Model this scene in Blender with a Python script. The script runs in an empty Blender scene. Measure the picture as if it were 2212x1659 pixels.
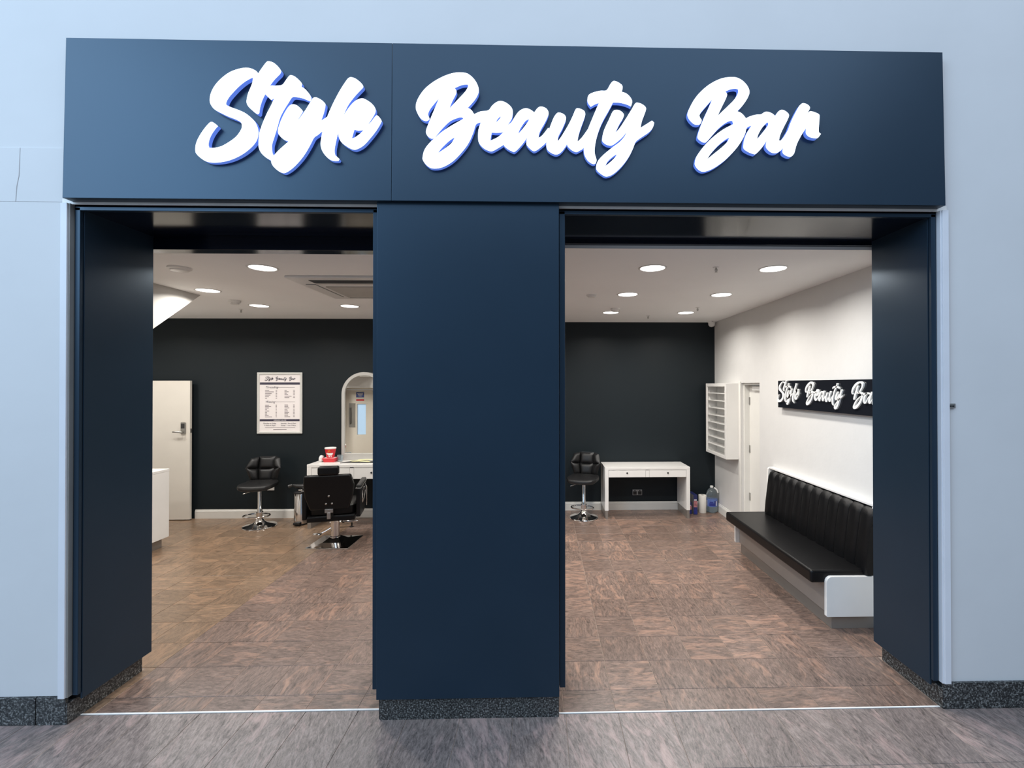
import bpy, bmesh, math, random
from mathutils import Vector, Matrix
random.seed(7)
C = bpy.context.scene.collection
sc = bpy.context.scene
PI = math.pi

# ------------------------------------------------------------------ camera
cd = bpy.data.cameras.new('camera'); cam = bpy.data.objects.new('camera', cd); C.objects.link(cam)
cd.sensor_fit = 'HORIZONTAL'; cd.sensor_width = 36.0; cd.lens = 36.0*1000/2212
cd.shift_x = -0.0407; cd.shift_y = -0.0021; cd.clip_start = 0.05; cd.clip_end = 200
cam.location = (0, 0, 1.95)
yaw, pitch, roll = math.radians(1.375), math.radians(0.35), math.radians(0.046)
fw = Vector((math.sin(yaw)*math.cos(pitch), math.cos(yaw)*math.cos(pitch), math.sin(pitch)))
rt = Vector((math.cos(yaw), -math.sin(yaw), 0)); up = rt.cross(fw)
r2 = rt*math.cos(roll)-up*math.sin(roll); u2 = up*math.cos(roll)+rt*math.sin(roll)
cam.rotation_euler = Matrix((r2, u2, -fw)).transposed().to_euler()
sc.camera = cam

# ------------------------------------------------------------------ light and exposure
sc.view_settings.view_transform = 'Standard'; sc.view_settings.look = 'None'
sc.view_settings.exposure = 0.0; sc.view_settings.gamma = 1.0; sc.view_settings.use_curve_mapping = False
wd = bpy.data.worlds.new('mall_daylight'); sc.world = wd; wd.use_nodes = True
bg = wd.node_tree.nodes['Background']; bg.inputs[0].default_value = (0.63, 0.79, 1.0, 1); bg.inputs[1].default_value = 0.33
def area(name, loc, target, sx, sy, power, col):
    l = bpy.data.lights.new(name, 'AREA'); l.shape = 'RECTANGLE'; l.size = sx; l.size_y = sy; l.energy = power; l.color = col
    o = bpy.data.objects.new(name, l); C.objects.link(o); o.location = loc
    o.rotation_euler = (Vector(target)-Vector(loc)).to_track_quat('-Z', 'Y').to_euler()
    return o
area('atrium_roof_light', (0.5, -3.5, 9.5), (0, 1.5, 1.0), 13, 7, 740, (0.69, 0.82, 1.0))
area('atrium_window_light', (-9.0, -4.5, 7.0), (-1.5, 2.7, 2.6), 7, 7, 900, (0.52, 0.75, 1.0))
LAMP_W, LAMP_COL = 15.8, (1.0, 0.96, 0.905)

# ------------------------------------------------------------------ materials
def mat(name, col, rough=0.5, metal=0.0, var=0.06, scale=6.0, bump=0.0, bscale=60.0, emit=None, estr=0.0, coat=0.0, spec=0.5, trans=0.0, tint=None):
    m = bpy.data.materials.new(name); m.use_nodes = True
    nt = m.node_tree; b = nt.nodes['Principled BSDF']
    b.inputs['Roughness'].default_value = rough; b.inputs['Metallic'].default_value = metal
    b.inputs['Specular IOR Level'].default_value = spec
    if tint: b.inputs['Specular Tint'].default_value = (*tint, 1)
    b.inputs['Coat Weight'].default_value = coat; b.inputs['Transmission Weight'].default_value = trans
    tc = nt.nodes.new('ShaderNodeTexCoord')
    nz = nt.nodes.new('ShaderNodeTexNoise'); nz.inputs['Scale'].default_value = scale; nz.inputs['Detail'].default_value = 5
    nt.links.new(tc.outputs['Object'], nz.inputs['Vector'])
    mr = nt.nodes.new('ShaderNodeMapRange'); mr.inputs[1].default_value = 0.3; mr.inputs[2].default_value = 0.7
    mr.inputs[3].default_value = 1-var; mr.inputs[4].default_value = 1+var
    nt.links.new(nz.outputs['Fac'], mr.inputs[0])
    mx = nt.nodes.new('ShaderNodeVectorMath'); mx.operation = 'SCALE'; mx.inputs[0].default_value = col[:3]
    nt.links.new(mr.outputs[0], mx.inputs['Scale']); nt.links.new(mx.outputs[0], b.inputs['Base Color'])
    if bump:
        n2 = nt.nodes.new('ShaderNodeTexNoise'); n2.inputs['Scale'].default_value = bscale; n2.inputs['Detail'].default_value = 4
        nt.links.new(tc.outputs['Object'], n2.inputs['Vector'])
        bp = nt.nodes.new('ShaderNodeBump'); bp.inputs['Strength'].default_value = bump; bp.inputs['Distance'].default_value = 0.01
        nt.links.new(n2.outputs['Fac'], bp.inputs['Height']); nt.links.new(bp.outputs[0], b.inputs['Normal'])
    if emit:
        b.inputs['Emission Color'].default_value = (*emit, 1); b.inputs['Emission Strength'].default_value = estr
    return m

M = {}
M['mall_paint'] = mat('mall_wall_paint', (0.65, 0.652, 0.655), 0.6, var=0.025, scale=1.6, bump=0.12, bscale=9)
M['trim_paint'] = mat('white_trim_paint', (0.72, 0.73, 0.77), 0.4, var=0.02)
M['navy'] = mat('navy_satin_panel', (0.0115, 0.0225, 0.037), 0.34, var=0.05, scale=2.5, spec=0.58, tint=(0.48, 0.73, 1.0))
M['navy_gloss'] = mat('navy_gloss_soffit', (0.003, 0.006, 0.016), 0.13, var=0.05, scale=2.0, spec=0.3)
M['charcoal_wall'] = mat('charcoal_wall_paint', (0.0095, 0.0145, 0.0178), 0.5, var=0.05, scale=1.5, spec=0.22, bump=0.05, bscale=14)
M['white_wall'] = mat('white_wall_paint', (0.685, 0.675, 0.655), 0.55, var=0.015, bump=0.10, bscale=22)
M['stair_dimmed'] = mat('stair_white_dimmed', (0.52, 0.505, 0.475), 0.6, var=0.02, bump=0.08, bscale=12)  # white of the walls, darkened to offset the strong downlight beside it
M['ceiling'] = mat('ceiling_paint', (0.93, 0.925, 0.91), 0.7, var=0.02, scale=1.2, bump=0.06, bscale=5)
M['white_gloss'] = mat('white_laminate', (0.80, 0.785, 0.755), 0.22, var=0.015)
M['door_white'] = mat('door_laminate', (0.72, 0.68, 0.61), 0.35, var=0.015)
M['white_skirt'] = mat('skirting_gloss_paint', (0.76, 0.745, 0.70), 0.3, var=0.02)
M['taupe'] = mat('taupe_laminate', (0.27, 0.235, 0.21), 0.35, var=0.03)
M['taupe_kick'] = mat('brushed_kick_plate', (0.27, 0.245, 0.22), 0.3, metal=0.35, var=0.05, scale=3)
M['leather'] = mat('black_vinyl', (0.0045, 0.0045, 0.005), 0.36, spec=0.22, var=0.1, bump=0.10, bscale=140)
M['leather_soft'] = mat('black_stool_vinyl', (0.009, 0.009, 0.0095), 0.42, spec=0.4, var=0.1, bump=0.10, bscale=120)
M['chrome'] = mat('polished_chrome', (0.72, 0.70, 0.68), 0.09, metal=1.0, var=0.02)
M['steel'] = mat('satin_steel', (0.42, 0.41, 0.39), 0.3, metal=1.0, var=0.05)
M['dark_metal'] = mat('dark_metal', (0.06, 0.06, 0.06), 0.35, metal=0.6)
M['black'] = mat('black_plastic', (0.008, 0.008, 0.009), 0.4)
M['grey_plastic'] = mat('grey_plastic', (0.30, 0.30, 0.29), 0.4)
M['white_plastic'] = mat('white_plastic', (0.78, 0.77, 0.74), 0.35, var=0.02)
M['grille'] = mat('grey_grille', (0.46, 0.44, 0.40), 0.5)
M['dark_gap'] = mat('dark_recess', (0.012, 0.013, 0.016), 0.6)
M['beige'] = mat('bare_edge_strip', (0.85, 0.84, 0.80), 0.5)
M['threshold'] = mat('pale_metal_strip', (0.80, 0.80, 0.78), 0.35, var=0.05, scale=30)
M['grout'] = mat('pale_grout', (0.34, 0.265, 0.215), 0.8, var=0.12, scale=40)
M['red'] = mat('red_card', (0.62, 0.018, 0.03), 0.4, var=0.06)
M['white_card'] = mat('white_card', (0.85, 0.82, 0.80), 0.5, var=0.02)
M['yellow'] = mat('yellow_print', (0.85, 0.42, 0.03), 0.4)
M['pale_yellow'] = mat('pale_yellow_paper', (0.80, 0.76, 0.42), 0.55, var=0.05, scale=30)
M['paper'] = mat('poster_paper', (0.82, 0.77, 0.76), 0.35, var=0.01)
M['ink'] = mat('dark_purple_ink', (0.045, 0.038, 0.065), 0.5)
M['ink_soft'] = mat('grey_ink', (0.22, 0.19, 0.20), 0.6)
M['silver_frame'] = mat('silver_frame', (0.66, 0.66, 0.63), 0.35, metal=0.25, var=0.04)
M['mirror_frame'] = mat('grey_mirror_frame', (0.45, 0.44, 0.415), 0.35, var=0.03)
M['tissue'] = mat('kitchen_paper', (0.86, 0.83, 0.76), 0.8, var=0.03, bump=0.3, bscale=60)
M['blue_label'] = mat('blue_label', (0.10, 0.16, 0.42), 0.35, var=0.15, scale=18)
M['navy_label'] = mat('navy_print', (0.02, 0.03, 0.22), 0.4)
M['blue_card'] = mat('blue_printed_card', (0.022, 0.03, 0.13), 0.35, var=0.4, scale=14)
M['pink_card'] = mat('pink_print', (0.45, 0.18, 0.20), 0.4, var=0.4, scale=30)
M['sign_blue'] = mat('blue_notice', (0.03, 0.07, 0.28), 0.4)
M['mirror'] = mat('mirror_silver', (0.90, 0.90, 0.86), 0.01, metal=1.0, var=0.0)
M['glass'] = mat('clear_glass', (0.85, 0.93, 0.95), 0.03, trans=1.0, var=0.0)
M['bottle'] = mat('clear_blue_plastic', (0.80, 0.90, 0.95), 0.06, trans=0.92, var=0.02)
M['water'] = mat('water', (0.86, 0.94, 0.96), 0.02, trans=1.0, var=0.0)
M['letter_face'] = mat('lit_letter_face', (0.9, 0.92, 1.0), 0.3, var=0.0, emit=(0.95, 0.98, 1.0), estr=1.25)
M['letter_side'] = mat('lit_letter_return', (0.08, 0.15, 0.45), 0.35, var=0.0, emit=(0.11, 0.21, 0.72), estr=0.85)
M['letter_white'] = mat('white_acrylic_letter', (0.88, 0.88, 0.86), 0.25, var=0.01)
M['sign_black'] = mat('gloss_black_acrylic', (0.010, 0.011, 0.015), 0.10, var=0.03)
M['lamp'] = mat('lit_diffuser', (0.9, 0.9, 0.9), 0.4, var=0.0, emit=(1.0, 0.97, 0.92), estr=5.0)

def frosted(name, col):
    m = bpy.data.materials.new(name); m.use_nodes = True; nt = m.node_tree; b = nt.nodes['Principled BSDF']; b.inputs['Base Color'].default_value = (*col, 1); b.inputs['Roughness'].default_value = .3
    tr = nt.nodes.new('ShaderNodeBsdfTranslucent'); tr.inputs[0].default_value = (*col, 1); nz = nt.nodes.new('ShaderNodeTexNoise'); nz.inputs['Scale'].default_value = 3
    mx = nt.nodes.new('ShaderNodeMixShader'); mr = nt.nodes.new('ShaderNodeMapRange'); mr.inputs[3].default_value = .86; mr.inputs[4].default_value = .94
    nt.links.new(nz.outputs['Fac'], mr.inputs[0]); nt.links.new(mr.outputs[0], mx.inputs[0]); nt.links.new(b.outputs[0], mx.inputs[1]); nt.links.new(tr.outputs[0], mx.inputs[2])
    nt.links.new(mx.outputs[0], nt.nodes['Material Output'].inputs[0]); return m
M['frosted'] = frosted('frosted_pane', (0.92, 0.97, 1.0))

def granite(name):
    m = mat(name, (0.055, 0.058, 0.058), 0.3, var=0.1)
    nt = m.node_tree; b = nt.nodes['Principled BSDF']
    tc = nt.nodes.new('ShaderNodeTexCoord'); n = nt.nodes.new('ShaderNodeTexNoise'); n.inputs['Scale'].default_value = 110; n.inputs['Detail'].default_value = 6
    cr = nt.nodes.new('ShaderNodeValToRGB'); e = cr.color_ramp.elements
    e[0].position = 0.42; e[0].color = (0.012, 0.013, 0.014, 1); e[1].position = 0.68; e[1].color = (0.26, 0.26, 0.25, 1)
    x = cr.color_ramp.elements.new(0.55); x.color = (0.07, 0.072, 0.07, 1)
    nt.links.new(tc.outputs['Object'], n.inputs['Vector']); nt.links.new(n.outputs['Fac'], cr.inputs[0]); nt.links.new(cr.outputs[0], b.inputs['Base Color'])
    return m
M['granite'] = granite('dark_speckled_granite')

TX, TY, TS = 1.055, 3.27, 0.31
def stone(name, dark, mid, warm, warm_amt, turn, rough):
    """striated polished stone; every tile (cell of the laying grid) has its own grain direction, tone and offset"""
    m = bpy.data.materials.new(name); m.use_nodes = True; nt = m.node_tree; N = nt.nodes; L = nt.links
    b = N['Principled BSDF']; b.inputs['Roughness'].default_value = rough
    def math_(op, a, c=None, d=None):
        n = N.new('ShaderNodeMath'); n.operation = op
        for i, v in enumerate((a, c, d)):
            if v is None: continue
            if isinstance(v, (int, float)): n.inputs[i].default_value = v
            else: L.new(v, n.inputs[i])
        return n.outputs[0]
    g = N.new('ShaderNodeNewGeometry'); s = N.new('ShaderNodeSeparateXYZ'); L.new(g.outputs['Position'], s.inputs[0])
    x, y = s.outputs[0], s.outputs[1]
    cx = math_('FLOOR', math_('DIVIDE', math_('SUBTRACT', x, TX), TS)); cy = math_('FLOOR', math_('DIVIDE', math_('SUBTRACT', y, TY), TS if turn else 0.93))
    cc = N.new('ShaderNodeCombineXYZ'); L.new(cx, cc.inputs[0]); L.new(cy, cc.inputs[1])
    wn = N.new('ShaderNodeTexWhiteNoise'); wn.noise_dimensions = '3D'; L.new(cc.outputs[0], wn.inputs['Vector'])
    sep = N.new('ShaderNodeSeparateXYZ'); L.new(wn.outputs['Color'], sep.inputs[0])
    r1, r2_, r3 = sep.outputs
    sw = math_('GREATER_THAN', r1, 0.42) if turn else math_('GREATER_THAN', r1, -1.0)
    # u runs along the grain, v across
    def lerp(a, c, f): return math_('ADD', math_('MULTIPLY', a, math_('SUBTRACT', 1.0, f)), math_('MULTIPLY', c, f))
    if turn: u = lerp(y, x, sw); v = lerp(x, y, sw)
    else: u, v = y, math_('ADD', x, math_('MULTIPLY', y, math_('MULTIPLY', math_('SUBTRACT', r2_, 0.35), 0.5)))
    off = math_('MULTIPLY', r2_, 37.0)
    def vec(su, sv, o):
        c = N.new('ShaderNodeCombineXYZ'); L.new(math_('MULTIPLY', u, su), c.inputs[0]); L.new(math_('MULTIPLY', v, sv), c.inputs[1]); L.new(math_('ADD', off, o), c.inputs[2]); return c.outputs[0]
    def noise(vv, sc_, det, dist=0.0, ro=0.6):
        n = N.new('ShaderNodeTexNoise'); n.inputs['Scale'].default_value = sc_; n.inputs['Detail'].default_value = det
        n.inputs['Roughness'].default_value = ro; n.inputs['Distortion'].default_value = dist; L.new(vv, n.inputs['Vector']); return n.outputs['Fac']
    fine = noise(vec(22, 95, 0), 1.0, 8, 0.5, 0.75)
    speck = noise(vec(150, 260, 3), 1.0, 3)
    big = noise(vec(5.0, 15.0, 9), 1.0, 5, 1.2)
    mott = noise(vec(9, 24, 21), 1.0, 6, 1.5, 0.65)
    f1 = math_('ADD', math_('ADD', math_('MULTIPLY', fine, 0.50), math_('MULTIPLY', speck, 0.15)), math_('MULTIPLY', mott, 0.35))
    cr = N.new('ShaderNodeValToRGB'); e = cr.color_ramp.elements
    e[0].position = 0.38; e[0].color = (*dark, 1); e[1].position = 0.62; e[1].color = (*mid, 1)
    L.new(f1, cr.inputs[0])
    wr = N.new('ShaderNodeMapRange'); L.new(math_('ADD', big, math_('MULTIPLY', math_('SUBTRACT', r3, 0.5), 0.16)), wr.inputs[0])
    wr.inputs[1].default_value = 0.56-warm_amt*0.16; wr.inputs[2].default_value = 0.74-warm_amt*0.14; wr.inputs[3].default_value = 0; wr.inputs[4].default_value = 0.7
    wf = math_('MULTIPLY', wr.outputs[0], math_('ADD', 0.35, math_('MULTIPLY', fine, 1.1)))
    mx = N.new('ShaderNodeMix'); mx.data_type = 'RGBA'; L.new(wf, mx.inputs[0]); L.new(cr.outputs[0], mx.inputs[6]); mx.inputs[7].default_value = (*warm, 1)
    tone = math_('ADD', 0.90, math_('MULTIPLY', r2_, 0.20))
    vm = N.new('ShaderNodeVectorMath'); vm.operation = 'SCALE'; L.new(mx.outputs[2], vm.inputs[0]); L.new(tone, vm.inputs['Scale'])
    L.new(vm.outputs[0], b.inputs['Base Color'])
    rr = math_('ADD', rough-0.08, math_('MULTIPLY', speck, 0.16)); L.new(rr, b.inputs['Roughness'])
    return m
M['tile_brown'] = stone('brown_striated_granite', (0.050, 0.036, 0.030), (0.275, 0.190, 0.152), (0.39, 0.235, 0.168), 0.25, True, 0.34)
M['tile_tan'] = stone('tan_striated_granite', (0.090, 0.060, 0.040), (0.30, 0.205, 0.137), (0.36, 0.225, 0.14), 0.45, True, 0.30)
M['tile_mall'] = stone('mauve_grey_striated_granite', (0.060, 0.050, 0.047), (0.335, 0.27, 0.243), (0.44, 0.31, 0.28), 0.25, False, 0.38)

# ------------------------------------------------------------------ mesh helpers
class MB:
    """collects shapes in world (or, for rotated things, local) coordinates and links them as ONE mesh object"""
    def __init__(s): s.v = []; s.f = []; s.m = []
    def add(s, vs, fs, mi=0):
        n = len(s.v); s.v += [tuple(p) for p in vs]; s.f += [tuple(i+n for i in f) for f in fs]; s.m += [mi]*len(fs); return s
    def box(s, x0, x1, y0, y1, z0, z1, mi=0):
        vs = [(x, y, z) for x in (x0, x1) for y in (y0, y1) for z in (z0, z1)]
        return s.add(vs, [(0, 1, 3, 2), (4, 6, 7, 5), (0, 4, 5, 1), (2, 3, 7, 6), (0, 2, 6, 4), (1, 5, 7, 3)], mi)
    def prism(s, poly, axis, a0, a1, mi=0):
        """poly: 2-D points in the plane of the other two axes (x,y / x,z / y,z order)"""
        def p3(p, a): return (a, p[0], p[1]) if axis == 'x' else (p[0], a, p[1]) if axis == 'y' else (p[0], p[1], a)
        n = len(poly); vs = [p3(p, a0) for p in poly]+[p3(p, a1) for p in poly]
        return s.add(vs, [tuple(range(n-1, -1, -1)), tuple(range(n, 2*n))]+[(i, (i+1) % n, n+(i+1) % n, n+i) for i in range(n)], mi)
    def hexa(s, a, b, mi=0):
        """two quads (4 points each) joined"""
        return s.add(list(a)+list(b), [(3, 2, 1, 0), (4, 5, 6, 7)]+[(i, (i+1) % 4, 4+(i+1) % 4, 4+i) for i in range(4)], mi)
    def lathe(s, prof, c=(0, 0, 0), n=24, axis='z', mi=0):
        vs = []
        for r, h in prof:
            for k in range(n):
                a = 2*PI*k/n; p = (r*math.cos(a), r*math.sin(a), h)
                if axis == 'x': p = (p[2], p[0], p[1])
                elif axis == 'y': p = (p[0], p[2], p[1])
                vs.append((p[0]+c[0], p[1]+c[1], p[2]+c[2]))
        fs = [(i*n+k, i*n+(k+1) % n, (i+1)*n+(k+1) % n, (i+1)*n+k) for i in range(len(prof)-1) for k in range(n)]
        fs += [tuple(range(n-1, -1, -1)), tuple((len(prof)-1)*n+k for k in range(n))]
        return s.add(vs, fs, mi)
    def tube(s, pts, r, n=8, mi=0, closed=False):
        P = [Vector(p) for p in pts]; m = len(P); vs = []
        nrm = None
        for i, p in enumerate(P):
            if closed: d = (P[(i+1) % m]-P[i-1]).normalized()
            else: d = (P[min(i+1, m-1)]-P[max(i-1, 0)]).normalized()
            if nrm is None: nrm = d.orthogonal().normalized()
            nrm = (nrm-d*nrm.dot(d)).normalized(); b = d.cross(nrm)
            rr = r[i] if isinstance(r, (list, tuple)) else r
            for k in range(n):
                a = 2*PI*k/n; vs.append(tuple(p+(nrm*math.cos(a)+b*math.sin(a))*rr))
        fs = [(i*n+k, i*n+(k+1) % n, (i+1)*n+(k+1) % n, (i+1)*n+k) for i in range(m-1) for k in range(n)]
        if closed: fs += [((m-1)*n+k, (m-1)*n+(k+1) % n, (k+1) % n, k) for k in range(n)]
        else: fs += [tuple(range(n-1, -1, -1)), tuple((m-1)*n+k for k in range(n))]
        return s.add(vs, fs, mi)
    def build(s, name, mats, parent=None, bevel=0, seg=2, smooth=False, sub=0, local=False, fix=True):
        me = bpy.data.meshes.new(name); off = Vector((0, 0, 0))
        if parent is not None and not local:
            q = parent
            while q is not None: off += q.location; q = q.parent
        me.from_pydata([tuple(Vector(v)-off) for v in s.v], [], s.f)
        if not isinstance(mats, (list, tuple)): mats = [mats]
        for m in mats: me.materials.append(M[m])
        for p, i in zip(me.polygons, s.m): p.material_index = i; p.use_smooth = smooth
        if fix:
            bm = bmesh.new(); bm.from_mesh(me); bmesh.ops.recalc_face_normals(bm, faces=bm.faces); bm.to_mesh(me); bm.free()
        o = bpy.data.objects.new(name, me); C.objects.link(o)
        if parent is not None: o.parent = parent
        if bevel:
            b = o.modifiers.new('bevel', 'BEVEL'); b.width = bevel; b.segments = seg; b.limit_method = 'ANGLE'; b.angle_limit = math.radians(40)
        if sub:
            b = o.modifiers.new('subdivision', 'SUBSURF'); b.levels = sub; b.render_levels = sub
        if smooth and not sub:
            me.set_sharp_from_angle(angle=math.radians(40))
        return o
def tag(o, label=None, cat=None, group=None, kind=None):
    if label: o['label'] = label
    if cat: o['category'] = cat
    if group: o['group'] = group
    if kind: o['kind'] = kind
    return o
def thing(name, label, cat, loc=(0, 0, 0), rz=0.0, group=None):
    o = bpy.data.objects.new(name, None); C.objects.link(o); o.empty_display_size = 0.1
    o.location = loc; o.rotation_euler = (0, 0, rz); return tag(o, label, cat, group)
def struct(o, label=None): o['kind'] = 'structure'; return tag(o, label)
def copy_tree(o, parent=None):
    c = o.copy(); C.objects.link(c)
    if parent is not None: c.parent = parent
    for ch in list(o.children): copy_tree(ch, c)
    return c
def part_label(o, label): o['label'] = label; return o
def box(name, b, m, parent=None, **k): return MB().box(*b).build(name, m, parent, **k)
def pad(cx, cy, cz, sx, sy, sz, p=4.0, nu=10, nv=16):
    """points/faces of a superellipsoid cushion"""
    vs = []; fs = []
    def sp(c, e): return math.copysign(abs(c)**e, c)
    e = 2.0/p
    for i in range(nu+1):
        t = -PI/2+PI*i/nu
        for k in range(nv):
            a = 2*PI*k/nv
            vs.append((cx+sx*sp(math.cos(t), e)*sp(math.cos(a), e), cy+sy*sp(math.cos(t), e)*sp(math.sin(a), e), cz+sz*sp(math.sin(t), e)))
    for i in range(nu):
        for k in range(nv): fs.append((i*nv+k, i*nv+(k+1) % nv, (i+1)*nv+(k+1) % nv, (i+1)*nv+k))
    return vs, fs
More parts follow.
